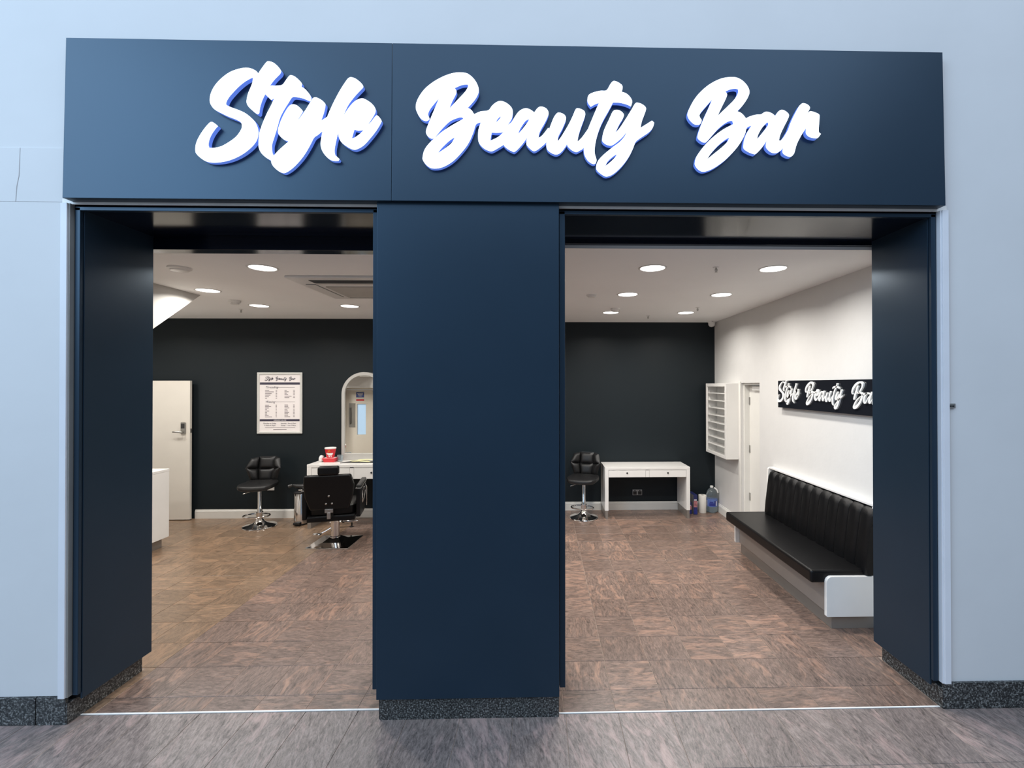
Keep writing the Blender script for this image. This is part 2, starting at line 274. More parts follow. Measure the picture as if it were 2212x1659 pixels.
# brush lettering of the shop name: per letter, strokes of (x, z, half width) in metres on the sign
LETTERS = [('S',[[(-1.438,0.259,0.032),(-1.485,0.277,0.026),(-1.527,0.272,0.029),(-1.6,0.229,0.039),(-1.66,0.164,0.044),(-1.671,0.111,0.045),(-1.626,0.063,0.035),(-1.558,0.027,0.032),(-1.511,-0.015,0.041),(-1.495,-0.058,0.047),(-1.515,-0.117,0.048),(-1.578,-0.171,0.046),(-1.651,-0.197,0.044),(-1.724,-0.199,0.041),(-1.761,-0.162,0.04),(-1.748,-0.109,0.032),(-1.72,-0.061,0.027),(-1.694,-0.028,0.02)],[(-1.364,0.308,0.027),(-1.356,0.3,0.032),(-1.406,0.222,0.04),(-1.453,0.151,0.043),(-1.473,0.108,0.042),(-1.469,0.073,0.031),(-1.45,0.05,0.011)]]),
 ('t',[[(-1.264,0.234,0.027),(-1.248,0.224,0.035),(-1.301,0.143,0.038),(-1.348,0.067,0.038),(-1.382,-0.019,0.038),(-1.406,-0.105,0.04),(-1.405,-0.164,0.039),(-1.384,-0.201,0.022),(-1.371,-0.214,0.01)],[(-1.39,0.174,0.021),(-1.377,0.155,0.031),(-1.327,0.172,0.031),(-1.264,0.17,0.036),(-1.206,0.166,0.031),(-1.174,0.139,0.022),(-1.161,0.123,0.011)]]),
 ('y',[[(-1.258,0.066,0.027),(-1.248,0.058,0.036),(-1.285,-0.002,0.044),(-1.298,-0.061,0.043),(-1.269,-0.082,0.033),(-1.211,-0.049,0.037),(-1.174,-0.016,0.032)],[(-1.127,0.108,0.029),(-1.116,0.094,0.04),(-1.158,0.016,0.043),(-1.195,-0.054,0.047),(-1.221,-0.124,0.053),(-1.258,-0.199,0.052),(-1.297,-0.243,0.049),(-1.334,-0.23,0.04),(-1.347,-0.227,0.029)],[(-1.232,-0.097,0.048),(-1.158,-0.054,0.038),(-1.095,-0.023,0.029),(-1.052,0.001,0.026)],[(-1.279,-0.152,0.032),(-1.326,-0.2,0.031),(-1.339,-0.222,0.031)]]),
 ('l',[[(-0.926,0.228,0.028),(-0.907,0.213,0.038),(-0.957,0.131,0.04),(-1.0,0.05,0.041),(-1.031,-0.025,0.04),(-1.055,-0.095,0.046),(-1.055,-0.154,0.043),(-1.031,-0.202,0.022),(-1.004,-0.215,0.009)]]),
 ('e',[[(-0.872,0.09,0.043),(-0.925,0.024,0.047),(-0.949,-0.035,0.049),(-0.952,-0.089,0.046),(-0.92,-0.123,0.035),(-0.877,-0.099,0.031),(-0.824,-0.039,0.027),(-0.787,0.01,0.024),(-0.777,0.024,0.016)],[(-0.888,0.073,0.047),(-0.851,0.082,0.051),(-0.835,0.053,0.044),(-0.851,0.004,0.043),(-0.888,-0.021,0.025)],[(-0.878,0.052,0.043),(-0.909,-0.002,0.037)]]),
 ('B',[[(-0.497,0.039,0.023),(-0.52,0.059,0.032),(-0.523,0.092,0.037),(-0.49,0.153,0.041),(-0.414,0.215,0.042),(-0.34,0.253,0.038),(-0.294,0.257,0.038),(-0.247,0.224,0.04),(-0.24,0.183,0.037),(-0.27,0.129,0.034),(-0.32,0.068,0.03),(-0.367,0.027,0.031)],[(-0.37,0.175,0.033),(-0.39,0.121,0.041),(-0.424,0.046,0.043),(-0.453,-0.021,0.041),(-0.467,-0.052,0.036)],[(-0.387,0.054,0.04),(-0.32,0.061,0.03),(-0.27,0.045,0.041),(-0.254,0.002,0.045),(-0.27,-0.053,0.041),(-0.314,-0.12,0.043),(-0.38,-0.181,0.046),(-0.44,-0.216,0.044),(-0.48,-0.216,0.041),(-0.483,-0.183,0.033),(-0.433,-0.115,0.031),(-0.367,-0.05,0.027),(-0.287,0.004,0.024)]]),
 ('e',[[(-0.24,0.029,0.027),(-0.193,0.043,0.03),(-0.14,0.04,0.042),(-0.167,-0.031,0.038),(-0.17,-0.092,0.036),(-0.133,-0.122,0.035),(-0.08,-0.087,0.028),(-0.033,-0.029,0.026),(0.001,0.025,0.024)],[(-0.127,0.05,0.034),(-0.08,0.091,0.041),(-0.049,0.065,0.037),(-0.056,0.011,0.037),(-0.1,-0.025,0.024)],[(-0.113,0.037,0.033),(-0.12,-0.017,0.024)]]),
 ('a',[[(0.108,0.047,0.023),(0.068,0.063,0.028),(0.021,0.019,0.038),(-0.016,-0.056,0.04),(-0.019,-0.103,0.039),(0.004,-0.12,0.036),(0.041,-0.076,0.027),(0.088,-0.014,0.024)],[(0.145,0.073,0.029),(0.159,0.061,0.036),(0.122,-0.021,0.036),(0.107,-0.088,0.036),(0.122,-0.122,0.033),(0.162,-0.081,0.027),(0.202,-0.026,0.025)],[(0.075,0.053,0.027),(0.122,0.033,0.029)]]),
 ('u',[[(0.25,0.042,0.025),(0.261,0.032,0.035),(0.226,-0.046,0.036),(0.217,-0.107,0.037),(0.236,-0.139,0.032),(0.283,-0.093,0.027),(0.317,-0.038,0.026)],[(0.364,0.067,0.027),(0.373,0.057,0.037),(0.337,-0.025,0.037),(0.33,-0.099,0.037),(0.357,-0.126,0.033),(0.405,-0.071,0.027),(0.439,-0.017,0.024)]]),
 ('t',[[(0.581,0.229,0.027),(0.593,0.217,0.034),(0.54,0.134,0.034),(0.493,0.052,0.035),(0.462,-0.03,0.038),(0.442,-0.105,0.038),(0.438,-0.166,0.034),(0.455,-0.199,0.023),(0.465,-0.216,0.01)],[(0.442,0.122,0.014),(0.456,0.146,0.031),(0.506,0.167,0.034),(0.595,0.167,0.033),(0.649,0.145,0.028),(0.666,0.123,0.012)]]),
 ('y',[[(0.591,0.06,0.028),(0.598,0.052,0.036),(0.56,-0.015,0.04),(0.543,-0.07,0.037),(0.564,-0.09,0.028),(0.608,-0.048,0.03),(0.655,0.006,0.033)],[(0.713,0.102,0.032),(0.725,0.092,0.038),(0.693,0.02,0.039),(0.669,-0.048,0.039),(0.642,-0.116,0.039),(0.601,-0.198,0.039),(0.553,-0.256,0.041),(0.516,-0.259,0.039),(0.509,-0.232,0.033),(0.553,-0.171,0.029),(0.621,-0.109,0.031),(0.696,-0.051,0.029),(0.764,-0.009,0.025),(0.797,0.016,0.012)]]),
 ('B',[[(1.073,0.031,0.018),(1.048,0.043,0.03),(1.041,0.075,0.035),(1.066,0.131,0.039),(1.122,0.192,0.041),(1.188,0.237,0.039),(1.253,0.256,0.034),(1.295,0.254,0.035),(1.33,0.218,0.04),(1.323,0.176,0.035),(1.28,0.115,0.031),(1.22,0.054,0.028)],[(1.199,0.179,0.035),(1.171,0.118,0.037),(1.136,0.039,0.039),(1.108,-0.026,0.04),(1.094,-0.058,0.034)],[(1.168,0.058,0.033),(1.234,0.068,0.028),(1.289,0.06,0.033),(1.317,0.023,0.04),(1.308,-0.033,0.04),(1.266,-0.103,0.041),(1.21,-0.163,0.042),(1.144,-0.213,0.043),(1.093,-0.225,0.039),(1.084,-0.199,0.034),(1.131,-0.123,0.032),(1.196,-0.057,0.028),(1.275,-0.005,0.022)]]),
 ('a',[[(1.317,0.023,0.028),(1.369,0.038,0.03),(1.406,0.043,0.032),(1.457,0.062,0.029),(1.5,0.044,0.026)],[(1.443,0.057,0.031),(1.406,0.024,0.035),(1.373,-0.037,0.036),(1.366,-0.097,0.035),(1.382,-0.124,0.031),(1.415,-0.115,0.028),(1.452,-0.059,0.027),(1.49,-0.007,0.023)],[(1.556,0.075,0.027),(1.565,0.063,0.036),(1.527,-0.002,0.038),(1.501,-0.067,0.038),(1.504,-0.114,0.035),(1.532,-0.113,0.028),(1.574,-0.062,0.023),(1.607,-0.006,0.022)]]),
 ('r',[[(1.685,0.116,0.026),(1.689,0.107,0.035),(1.649,0.032,0.038),(1.621,-0.033,0.036),(1.602,-0.094,0.036),(1.599,-0.133,0.036)],[(1.626,-0.033,0.023),(1.682,0.032,0.028),(1.727,0.065,0.032),(1.748,0.042,0.033),(1.742,-0.009,0.04),(1.757,-0.027,0.031),(1.778,-0.035,0.01)]])]
# outlines (and holes) of the big letters on the fascia
OUTLINES = [[[(-1.454,0.273),(-1.441,0.294),(-1.42,0.324),(-1.407,0.34),(-1.394,0.344),(-1.367,0.335),(-1.341,0.312),(-1.326,0.29),(-1.328,0.277),(-1.336,0.266),(-1.362,0.239),(-1.388,0.203),(-1.404,0.177),(-1.414,0.155),(-1.427,0.128),(-1.44,0.09),(-1.446,0.058),(-1.448,0.045),(-1.456,0.039),(-1.469,0.047),(-1.488,0.063),(-1.509,0.084),(-1.517,0.1),(-1.519,0.116),(-1.512,0.154),(-1.493,0.202),(-1.486,0.224),(-1.484,0.248),(-1.499,0.242),(-1.53,0.223),(-1.562,0.196),(-1.593,0.163),(-1.619,0.131),(-1.632,0.104),(-1.63,0.09),(-1.603,0.077),(-1.561,0.062),(-1.519,0.041),(-1.477,0.004),(-1.461,-0.023),(-1.452,-0.055),(-1.453,-0.081),(-1.463,-0.114),(-1.492,-0.151),(-1.539,-0.189),(-1.592,-0.217),(-1.644,-0.233),(-1.696,-0.239),(-1.738,-0.234),(-1.77,-0.216),(-1.796,-0.192),(-1.804,-0.171),(-1.801,-0.134),(-1.786,-0.096),(-1.76,-0.053),(-1.729,-0.015),(-1.713,-0.007),(-1.697,-0.015),(-1.681,-0.028),(-1.679,-0.033),(-1.692,-0.047),(-1.713,-0.079),(-1.726,-0.111),(-1.73,-0.138),(-1.726,-0.154),(-1.697,-0.154),(-1.66,-0.145),(-1.618,-0.121),(-1.576,-0.088),(-1.55,-0.05),(-1.545,-0.029),(-1.55,-0.008),(-1.577,0.008),(-1.619,0.024),(-1.661,0.044),(-1.698,0.065),(-1.719,0.092),(-1.725,0.118),(-1.719,0.156),(-1.698,0.199),(-1.661,0.242),(-1.614,0.278),(-1.567,0.297),(-1.525,0.305),(-1.494,0.301),(-1.467,0.288)]],
 [[(-1.388,0.203),(-1.356,0.205),(-1.32,0.21),(-1.299,0.237),(-1.28,0.262),(-1.267,0.266),(-1.246,0.257),(-1.222,0.236),(-1.208,0.217),(-1.211,0.2),(-1.193,0.19),(-1.172,0.167),(-1.157,0.143),(-1.156,0.126),(-1.162,0.117),(-1.171,0.121),(-1.203,0.134),(-1.235,0.14),(-1.262,0.139),(-1.282,0.109),(-1.309,0.065),(-1.33,0.022),(-1.345,-0.032),(-1.361,-0.086),(-1.374,-0.129),(-1.375,-0.155),(-1.372,-0.182),(-1.363,-0.198),(-1.379,-0.224),(-1.408,-0.207),(-1.434,-0.183),(-1.448,-0.156),(-1.451,-0.13),(-1.448,-0.076),(-1.435,-0.028),(-1.409,0.037),(-1.382,0.091),(-1.364,0.132),(-1.38,0.122),(-1.393,0.134),(-1.414,0.155),(-1.404,0.177)]],
 [[(-1.264,0.099),(-1.24,0.096),(-1.216,0.077),(-1.203,0.061),(-1.206,0.051),(-1.221,0.026),(-1.235,0.003),(-1.219,0.023),(-1.187,0.07),(-1.156,0.121),(-1.145,0.137),(-1.129,0.141),(-1.103,0.13),(-1.081,0.111),(-1.075,0.095),(-1.084,0.052),(-1.099,0.008),(-1.065,0.031),(-1.06,-0.001),(-1.065,-0.034),(-1.092,-0.053),(-1.118,-0.075),(-1.139,-0.091),(-1.16,-0.132),(-1.187,-0.18),(-1.218,-0.223),(-1.26,-0.267),(-1.297,-0.292),(-1.318,-0.293),(-1.345,-0.278),(-1.371,-0.252),(-1.38,-0.225),(-1.366,-0.197),(-1.34,-0.166),(-1.308,-0.136),(-1.282,-0.113),(-1.303,-0.106),(-1.329,-0.085),(-1.343,-0.059),(-1.337,-0.026),(-1.324,0.011),(-1.303,0.055),(-1.282,0.087)]],
 [[(-0.931,0.26),(-0.907,0.253),(-0.88,0.233),(-0.864,0.214),(-0.863,0.201),(-0.88,0.182),(-0.912,0.146),(-0.944,0.102),(-0.965,0.059),(-0.983,0.01),(-0.999,-0.044),(-1.012,-0.098),(-1.022,-0.151),(-1.02,-0.186),(-1.007,-0.2),(-0.995,-0.211),(-1.001,-0.222),(-1.028,-0.222),(-1.054,-0.211),(-1.081,-0.184),(-1.098,-0.152),(-1.102,-0.12),(-1.097,-0.082),(-1.092,-0.054),(-1.076,-0.002),(-1.065,0.031),(-1.05,0.069),(-1.023,0.128),(-0.991,0.188),(-0.96,0.237),(-0.946,0.254)]],
 [[(-0.872,0.139),(-0.848,0.133),(-0.816,0.112),(-0.795,0.086),(-0.792,0.061),(-0.806,0.032),(-0.824,0.004),(-0.837,-0.015),(-0.817,0.005),(-0.797,0.032),(-0.785,0.044),(-0.773,0.035),(-0.758,0.013),(-0.762,-0.003),(-0.784,-0.041),(-0.816,-0.084),(-0.858,-0.131),(-0.895,-0.153),(-0.916,-0.156),(-0.943,-0.145),(-0.98,-0.119),(-0.999,-0.087),(-1.002,-0.049),(-0.991,-0.006),(-0.97,0.043),(-0.938,0.092),(-0.906,0.125)],[(-0.911,-0.041),(-0.89,-0.047),(-0.87,-0.045),(-0.859,-0.042),(-0.879,-0.064),(-0.906,-0.084),(-0.925,-0.092),(-0.919,-0.069)]],
 [[(-0.308,0.297),(-0.268,0.291),(-0.231,0.261),(-0.208,0.221),(-0.204,0.184),(-0.221,0.146),(-0.248,0.112),(-0.266,0.093),(-0.244,0.079),(-0.228,0.057),(-0.194,0.046),(-0.189,0.009),(-0.218,-0.002),(-0.234,-0.049),(-0.261,-0.11),(-0.301,-0.165),(-0.354,-0.219),(-0.414,-0.253),(-0.468,-0.259),(-0.501,-0.241),(-0.521,-0.214),(-0.524,-0.194),(-0.514,-0.154),(-0.488,-0.116),(-0.451,-0.08),(-0.408,-0.043),(-0.348,-0.004),(-0.291,0.029),(-0.301,0.037),(-0.325,0.033),(-0.368,0.013),(-0.411,-0.029),(-0.445,-0.07),(-0.46,-0.086),(-0.478,-0.086),(-0.498,-0.069),(-0.505,-0.046),(-0.495,-0.012),(-0.468,0.055),(-0.431,0.145),(-0.455,0.116),(-0.481,0.082),(-0.493,0.052),(-0.485,0.028),(-0.491,0.018),(-0.508,0.013),(-0.535,0.028),(-0.558,0.068),(-0.563,0.101),(-0.551,0.142),(-0.515,0.196),(-0.462,0.241),(-0.401,0.275),(-0.348,0.293)],[(-0.341,0.205),(-0.301,0.223),(-0.268,0.227),(-0.264,0.217),(-0.281,0.186),(-0.321,0.142),(-0.371,0.088),(-0.355,0.128),(-0.335,0.168),(-0.331,0.189)],[(-0.341,-0.078),(-0.358,-0.111),(-0.395,-0.142),(-0.438,-0.171),(-0.415,-0.142),(-0.375,-0.102)]],
 [[(-0.228,0.057),(-0.194,0.073),(-0.149,0.08),(-0.127,0.107),(-0.1,0.129),(-0.073,0.135),(-0.04,0.122),(-0.013,0.095),(-0.008,0.065),(-0.016,0.028),(-0.04,-0.006),(-0.013,0.014),(0.014,-0.012),(-0.02,-0.074),(-0.059,-0.116),(-0.087,-0.135),(-0.12,-0.154),(-0.14,-0.156),(-0.174,-0.14),(-0.201,-0.11),(-0.207,-0.076),(-0.204,-0.029),(-0.191,0.009),(-0.214,0.025)],[(-0.129,-0.048),(-0.1,-0.05),(-0.067,-0.046),(-0.053,-0.034),(-0.073,-0.057),(-0.1,-0.078),(-0.137,-0.095)],[(-0.078,0.047),(-0.081,0.034),(-0.104,0.01),(-0.097,0.027)]],
 [[(0.064,0.095),(0.095,0.087),(0.116,0.071),(0.135,0.097),(0.155,0.106),(0.182,0.098),(0.197,0.078),(0.196,0.054),(0.176,0.01),(0.149,-0.038),(0.14,-0.075),(0.162,-0.061),(0.196,-0.017),(0.211,-0.037),(0.186,-0.098),(0.155,-0.129),(0.122,-0.152),(0.101,-0.147),(0.074,-0.12),(0.071,-0.1),(0.074,-0.076),(0.048,-0.113),(0.007,-0.156),(-0.013,-0.155),(-0.043,-0.138),(-0.06,-0.116),(-0.053,-0.074),(-0.033,-0.02),(-0.006,0.028),(0.027,0.076)],[(0.085,0.031),(0.081,0.019),(0.054,-0.019),(0.024,-0.054),(0.034,-0.026),(0.064,0.019)]],
 [[(0.257,0.073),(0.284,0.065),(0.298,0.049),(0.297,0.025),(0.277,-0.023),(0.256,-0.064),(0.251,-0.094),(0.27,-0.07),(0.311,-0.002),(0.338,0.053),(0.355,0.092),(0.371,0.099),(0.402,0.087),(0.411,0.067),(0.405,0.04),(0.385,-0.015),(0.371,-0.062),(0.366,-0.095),(0.392,-0.069),(0.426,-0.021),(0.439,-0.048),(0.402,-0.128),(0.378,-0.147),(0.358,-0.156),(0.331,-0.144),(0.31,-0.124),(0.306,-0.109),(0.283,-0.144),(0.256,-0.168),(0.229,-0.169),(0.196,-0.149),(0.186,-0.125),(0.186,-0.098),(0.196,-0.044),(0.223,0.031),(0.24,0.061)]],
 [[(0.582,0.261),(0.609,0.25),(0.628,0.23),(0.623,0.198),(0.65,0.189),(0.674,0.166),(0.684,0.142),(0.676,0.113),(0.65,0.125),(0.609,0.134),(0.572,0.135),(0.548,0.089),(0.514,0.028),(0.493,-0.02),(0.476,-0.074),(0.466,-0.129),(0.466,-0.163),(0.476,-0.2),(0.469,-0.222),(0.452,-0.223),(0.425,-0.204),(0.406,-0.17),(0.402,-0.13),(0.409,-0.075),(0.432,-0.007),(0.466,0.075),(0.49,0.131),(0.466,0.122),(0.443,0.108),(0.426,0.132),(0.424,0.156),(0.433,0.179),(0.46,0.193),(0.5,0.203),(0.534,0.206),(0.555,0.239),(0.568,0.256)]],
 [[(0.592,0.093),(0.616,0.087),(0.635,0.067),(0.629,0.043),(0.609,0.009),(0.585,-0.041),(0.609,-0.015),(0.643,0.036),(0.677,0.091),(0.701,0.131),(0.718,0.136),(0.745,0.126),(0.764,0.107),(0.759,0.079),(0.741,0.031),(0.732,-0.01),(0.765,0.011),(0.799,0.033),(0.812,0.021),(0.803,-0.009),(0.779,-0.037),(0.738,-0.065),(0.704,-0.092),(0.69,-0.126),(0.663,-0.181),(0.622,-0.236),(0.574,-0.28),(0.534,-0.296),(0.506,-0.284),(0.479,-0.261),(0.474,-0.237),(0.486,-0.203),(0.52,-0.166),(0.568,-0.126),(0.609,-0.095),(0.639,-0.061),(0.651,-0.035),(0.629,-0.064),(0.595,-0.095),(0.564,-0.115),(0.534,-0.111),(0.512,-0.094),(0.509,-0.074),(0.52,-0.026),(0.548,0.035),(0.571,0.083)],[(0.593,-0.165),(0.585,-0.182),(0.554,-0.213),(0.527,-0.235),(0.54,-0.209),(0.568,-0.182)]],
 [[(1.274,0.294),(1.302,0.29),(1.334,0.272),(1.362,0.24),(1.372,0.208),(1.364,0.18),(1.348,0.152),(1.325,0.121),(1.299,0.094),(1.32,0.086),(1.338,0.07),(1.351,0.054),(1.376,0.041),(1.383,0.01),(1.356,-0.002),(1.343,-0.043),(1.314,-0.095),(1.277,-0.142),(1.226,-0.193),(1.169,-0.235),(1.123,-0.257),(1.09,-0.261),(1.067,-0.248),(1.051,-0.227),(1.049,-0.209),(1.058,-0.176),(1.086,-0.134),(1.119,-0.095),(1.161,-0.055),(1.217,-0.013),(1.275,0.018),(1.271,0.035),(1.259,0.037),(1.231,0.025),(1.189,-0.008),(1.151,-0.05),(1.119,-0.086),(1.105,-0.092),(1.091,-0.088),(1.072,-0.074),(1.065,-0.058),(1.077,-0.014),(1.105,0.056),(1.129,0.107),(1.153,0.163),(1.129,0.135),(1.096,0.097),(1.078,0.071),(1.08,0.055),(1.09,0.039),(1.082,0.018),(1.068,0.011),(1.045,0.015),(1.021,0.036),(1.008,0.059),(1.007,0.077),(1.017,0.105),(1.045,0.157),(1.082,0.203),(1.129,0.244),(1.18,0.274),(1.227,0.29)],[(1.229,0.208),(1.255,0.22),(1.287,0.226),(1.304,0.221),(1.304,0.202),(1.287,0.169),(1.255,0.134),(1.184,0.066),(1.208,0.117),(1.231,0.164),(1.24,0.192)],[(1.251,-0.061),(1.24,-0.086),(1.207,-0.119),(1.16,-0.157),(1.121,-0.189),(1.142,-0.157),(1.184,-0.11),(1.226,-0.075)]],
 [[(1.351,0.054),(1.376,0.066),(1.408,0.075),(1.439,0.078),(1.458,0.09),(1.476,0.094),(1.502,0.086),(1.523,0.07),(1.54,0.094),(1.559,0.106),(1.577,0.103),(1.596,0.09),(1.605,0.074),(1.596,0.048),(1.572,0.001),(1.553,-0.041),(1.545,-0.073),(1.553,-0.076),(1.572,-0.055),(1.598,-0.012),(1.609,-0.054),(1.569,-0.117),(1.548,-0.138),(1.525,-0.149),(1.501,-0.146),(1.478,-0.13),(1.467,-0.112),(1.468,-0.093),(1.473,-0.074),(1.445,-0.116),(1.408,-0.154),(1.389,-0.154),(1.361,-0.143),(1.338,-0.127),(1.334,-0.108),(1.34,-0.071),(1.357,-0.029),(1.383,0.01),(1.371,0.027)],[(1.476,0.032),(1.482,0.019),(1.464,-0.009),(1.417,-0.067),(1.422,-0.042),(1.446,0.0)]],
 [[(1.69,0.147),(1.714,0.14),(1.729,0.124),(1.725,0.108),(1.706,0.077),(1.723,0.096),(1.737,0.1),(1.765,0.092),(1.784,0.081),(1.786,0.064),(1.783,0.023),(1.781,-0.019),(1.794,-0.032),(1.774,-0.057),(1.75,-0.058),(1.722,-0.05),(1.706,-0.034),(1.704,-0.016),(1.706,0.0),(1.685,-0.03),(1.661,-0.072),(1.647,-0.105),(1.635,-0.147),(1.618,-0.167),(1.6,-0.168),(1.576,-0.157),(1.566,-0.143),(1.569,-0.117),(1.581,-0.082),(1.6,-0.008),(1.624,0.053),(1.66,0.121),(1.676,0.14)]]]
# ================================================================== THE SETTING
CE = 2.925            # ceiling height of the shop
YB1, YB2 = 6.90, 7.20 # back wall: left part, right part
XR = 2.70             # right wall
# mall wall with two shop openings and a service door
w = MB()
w.box(-7.0, -4.52, 2.75, 3.25, 0, 3.03).box(-4.52, -3.50, 2.75, 3.25, 1.885, 3.03).box(-3.50, -2.78, 2.75, 3.25, 0, 3.03)
w.box(2.45, 5.2, 2.75, 3.25, 0, 3.03).box(-7.0, 5.2, 2.75, 3.25, 3.03, 6.2)
wall_front = struct(w.build('wall_front', 'mall_paint'), 'pale grey-blue painted mall wall around the navy shopfront')
# proud plaster boards at the left, with a crack between them
MB().box(-7.0, -4.54, 2.744, 2.75, .16, 3.01).box(-4.54, -3.48, 2.744, 2.75, 1.90, 3.01).box(-3.48, -2.73, 2.744, 2.75, .16, 3.01).build('plaster_board', 'mall_paint', wall_front)
MB().prism([(-7.0, 3.0105), (-3.046, 3.0105), (-3.040, 3.10), (-3.028, 3.16), (-3.022, 3.325), (-7.0, 3.325)], 'y', 2.7435, 2.75).build('plaster_board', 'mall_paint', wall_front, bevel=.002)
MB().prism([(-3.042, 3.0105), (-2.73, 3.0105), (-2.73, 3.325), (-3.019, 3.325), (-3.024, 3.16), (-3.036, 3.10)], 'y', 2.743, 2.75).build('plaster_board', 'mall_paint', wall_front, bevel=.002)
for x0, x1 in ((-7.0, -4.54), (-3.48, -2.905), (-2.902, -2.735)):
    box('plinth_stone', (x0, x1-.002, 2.733, 2.75, 0, .158), 'granite', wall_front, bevel=.002)
for x0, x1 in ((2.408, 3.00), (3.00, 3.9), (3.9, 5.2)):
    box('plinth_stone', (x0, x1-.002, 2.733, 2.75, 0, .156), 'granite', wall_front, bevel=.002)
# jambs (the deep navy reveals at both ends of the shopfront)
def jamb(name, side, xface, lab):
    w = MB(); xo = xface+side*0.10
    a, b = sorted((xface+side*0.012, xo)); w.box(a, b, 2.79, 3.25, 0.121, 3.03)
    o = struct(w.build(name, 'dark_gap'), lab)
    a, b = sorted((xface, xface+side*.012)); box('reveal_panel', (a, b, 2.775, 3.255, .122, 2.975), 'navy', o, bevel=.002)
    a, b = sorted((xface+side*.004, xface+side*.034)); box('frame_upright', (a, b, 2.752, 2.772, .157, 2.985), 'navy', o, bevel=.002)
    a, b = sorted((xface+side*.046, xface+side*.099)); box('plinth_stone', (a, b, 2.735, 3.235, 0, .12), 'granite', o, bevel=.002)
    a, b = sorted((xface+side*.042, xface+side*.05)); 
    box('edge_strip', (a, b, 2.732, 2.76, .155, 3.0), 'trim_paint' if side > 0 else 'grey_plastic', o)
    a, b = sorted((xface+side*.05, xface+side*.088)); box('corner_trim', (a, b, 2.722, 2.75, .155, 3.0), 'trim_paint', o, bevel=.002)
    return o
jamb('wall_left_jamb', -1, -2.684, 'navy reveal at the left end of the shopfront')
jamb('wall_right_jamb', 1, 2.357, 'navy reveal at the right end of the shopfront')
# pillar between the two openings
p = struct(box('wall_middle', (-.955, .09, 2.735, 3.25, 0, 3.03), 'dark_gap'), 'wide navy pillar panel between the two openings')
box('front_panel', (-.963, .097, 2.71, 2.735, .128, 3.018), 'navy', p, bevel=.002)
box('frame_upright', (-1.0, -.966, 2.752, 2.775, .162, 2.985), 'navy', p, bevel=.002)
box('frame_upright', (.1, .134, 2.752, 2.775, .155, 2.985), 'navy', p, bevel=.002)
box('reveal_panel', (-.985, -.955, 2.775, 3.255, .16, 2.975), 'navy', p, bevel=.002)
box('reveal_panel', (.09, .132, 2.775, 3.255, .155, 2.975), 'navy', p, bevel=.002)
box('plinth_stone', (-.948, -.535, 2.728, 2.737, 0, .13), 'granite', p)
box('plinth_stone', (-.533, .095, 2.728, 2.737, 0, .13), 'granite', p)
# heads of the openings: soffit, frame, bare strip, shutter box
def head(name, x0, x1, zb, ribs, lab):
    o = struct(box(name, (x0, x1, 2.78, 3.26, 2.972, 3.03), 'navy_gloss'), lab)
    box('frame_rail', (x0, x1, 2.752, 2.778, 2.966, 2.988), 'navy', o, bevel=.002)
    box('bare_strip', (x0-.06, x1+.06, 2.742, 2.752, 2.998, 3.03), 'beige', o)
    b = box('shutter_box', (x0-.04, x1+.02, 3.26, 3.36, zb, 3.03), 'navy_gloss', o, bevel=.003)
    for z in ribs: box('rib', (x0-.04, x1+.02, 3.252, 3.26, z, z+.008), 'navy_gloss', b)
head('trim_1', -2.72, -.965, 2.888, (2.925, 2.95), 'glossy navy soffit over the left opening')
head('trim_2', .10, 2.39, 2.947, (), 'glossy navy soffit over the right opening')
# thresholds
struct(box('trim_3', (-2.735, -.95, 2.811, 2.822, 0, .004), 'threshold'), 'pale threshold strip of the left opening')
struct(box('trim_4', (.095, 2.40, 2.752, 2.761, 0, .004), 'threshold'), 'pale threshold strip of the right opening')

# shop shell
w = MB().box(-6.3, -.30, YB1, YB1+.4, 0, 3.1); wall_back = struct(w.build('wall_back', 'charcoal_wall'), 'charcoal painted back wall')
w = MB().box(-.30, 3.2, YB2, YB2+.1, 0, 3.1); struct(w.build('wall_back', 'charcoal_wall'), 'charcoal painted back wall, deeper right part')
struct(box('wall_left', (-6.4, -6.3, 3.25, 7.3, 0, 3.1), 'white_wall'))
DY0, DY1, DZ = 5.70, 6.232, 1.972
w = MB().box(XR, XR+.25, 3.25, DY0, 0, 3.1).box(XR, XR+.25, DY0, DY1, DZ, 3.1).box(XR, XR+.25, DY1, 7.3, 0, 3.1)
struct(w.build('wall_right', 'white_wall'), 'white painted right wall')
struct(box('ceiling', (-6.4, 3.0, 3.3, 7.4, CE, CE+.12), 'ceiling'), 'pale ceiling with recessed lights')
# boxed-in underside of a staircase, upper left
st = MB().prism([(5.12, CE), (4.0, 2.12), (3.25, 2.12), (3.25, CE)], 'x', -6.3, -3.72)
struct(st.build('wall_stair', 'stair_dimmed'), 'white sloping underside of a staircase at upper left')
# skirting boards
def skirt(name, x0, x1, y, lab):
    o = struct(MB().box(x0, x1, y-.016, y, 0, .095).build(name, 'white_skirt'), lab)
    MB().prism([(y-.016, .097), (y-.012, .112), (y-.007, .118), (y-.007, .128), (y, .13), (y, .097)], 'x', x0, x1).build('moulding', 'white_skirt', o)
skirt('baseboard_back', -5.07, -.30, YB1, 'white skirting board under the charcoal wall')
skirt('baseboard_back', -.30, XR, YB2, 'white skirting board behind the right white desk')
o = struct(MB().box(XR-.016, XR, DY1+.06, YB2-.016, 0, .095).build('baseboard_right', 'white_skirt'), 'white skirting board of the right wall')
MB().prism([(XR-.016, .097), (XR-.012, .112), (XR-.007, .118), (XR-.007, .128), (XR, .13), (XR, .097)], 'y', DY1+.06, YB2-.016).build('moulding', 'white_skirt', o)

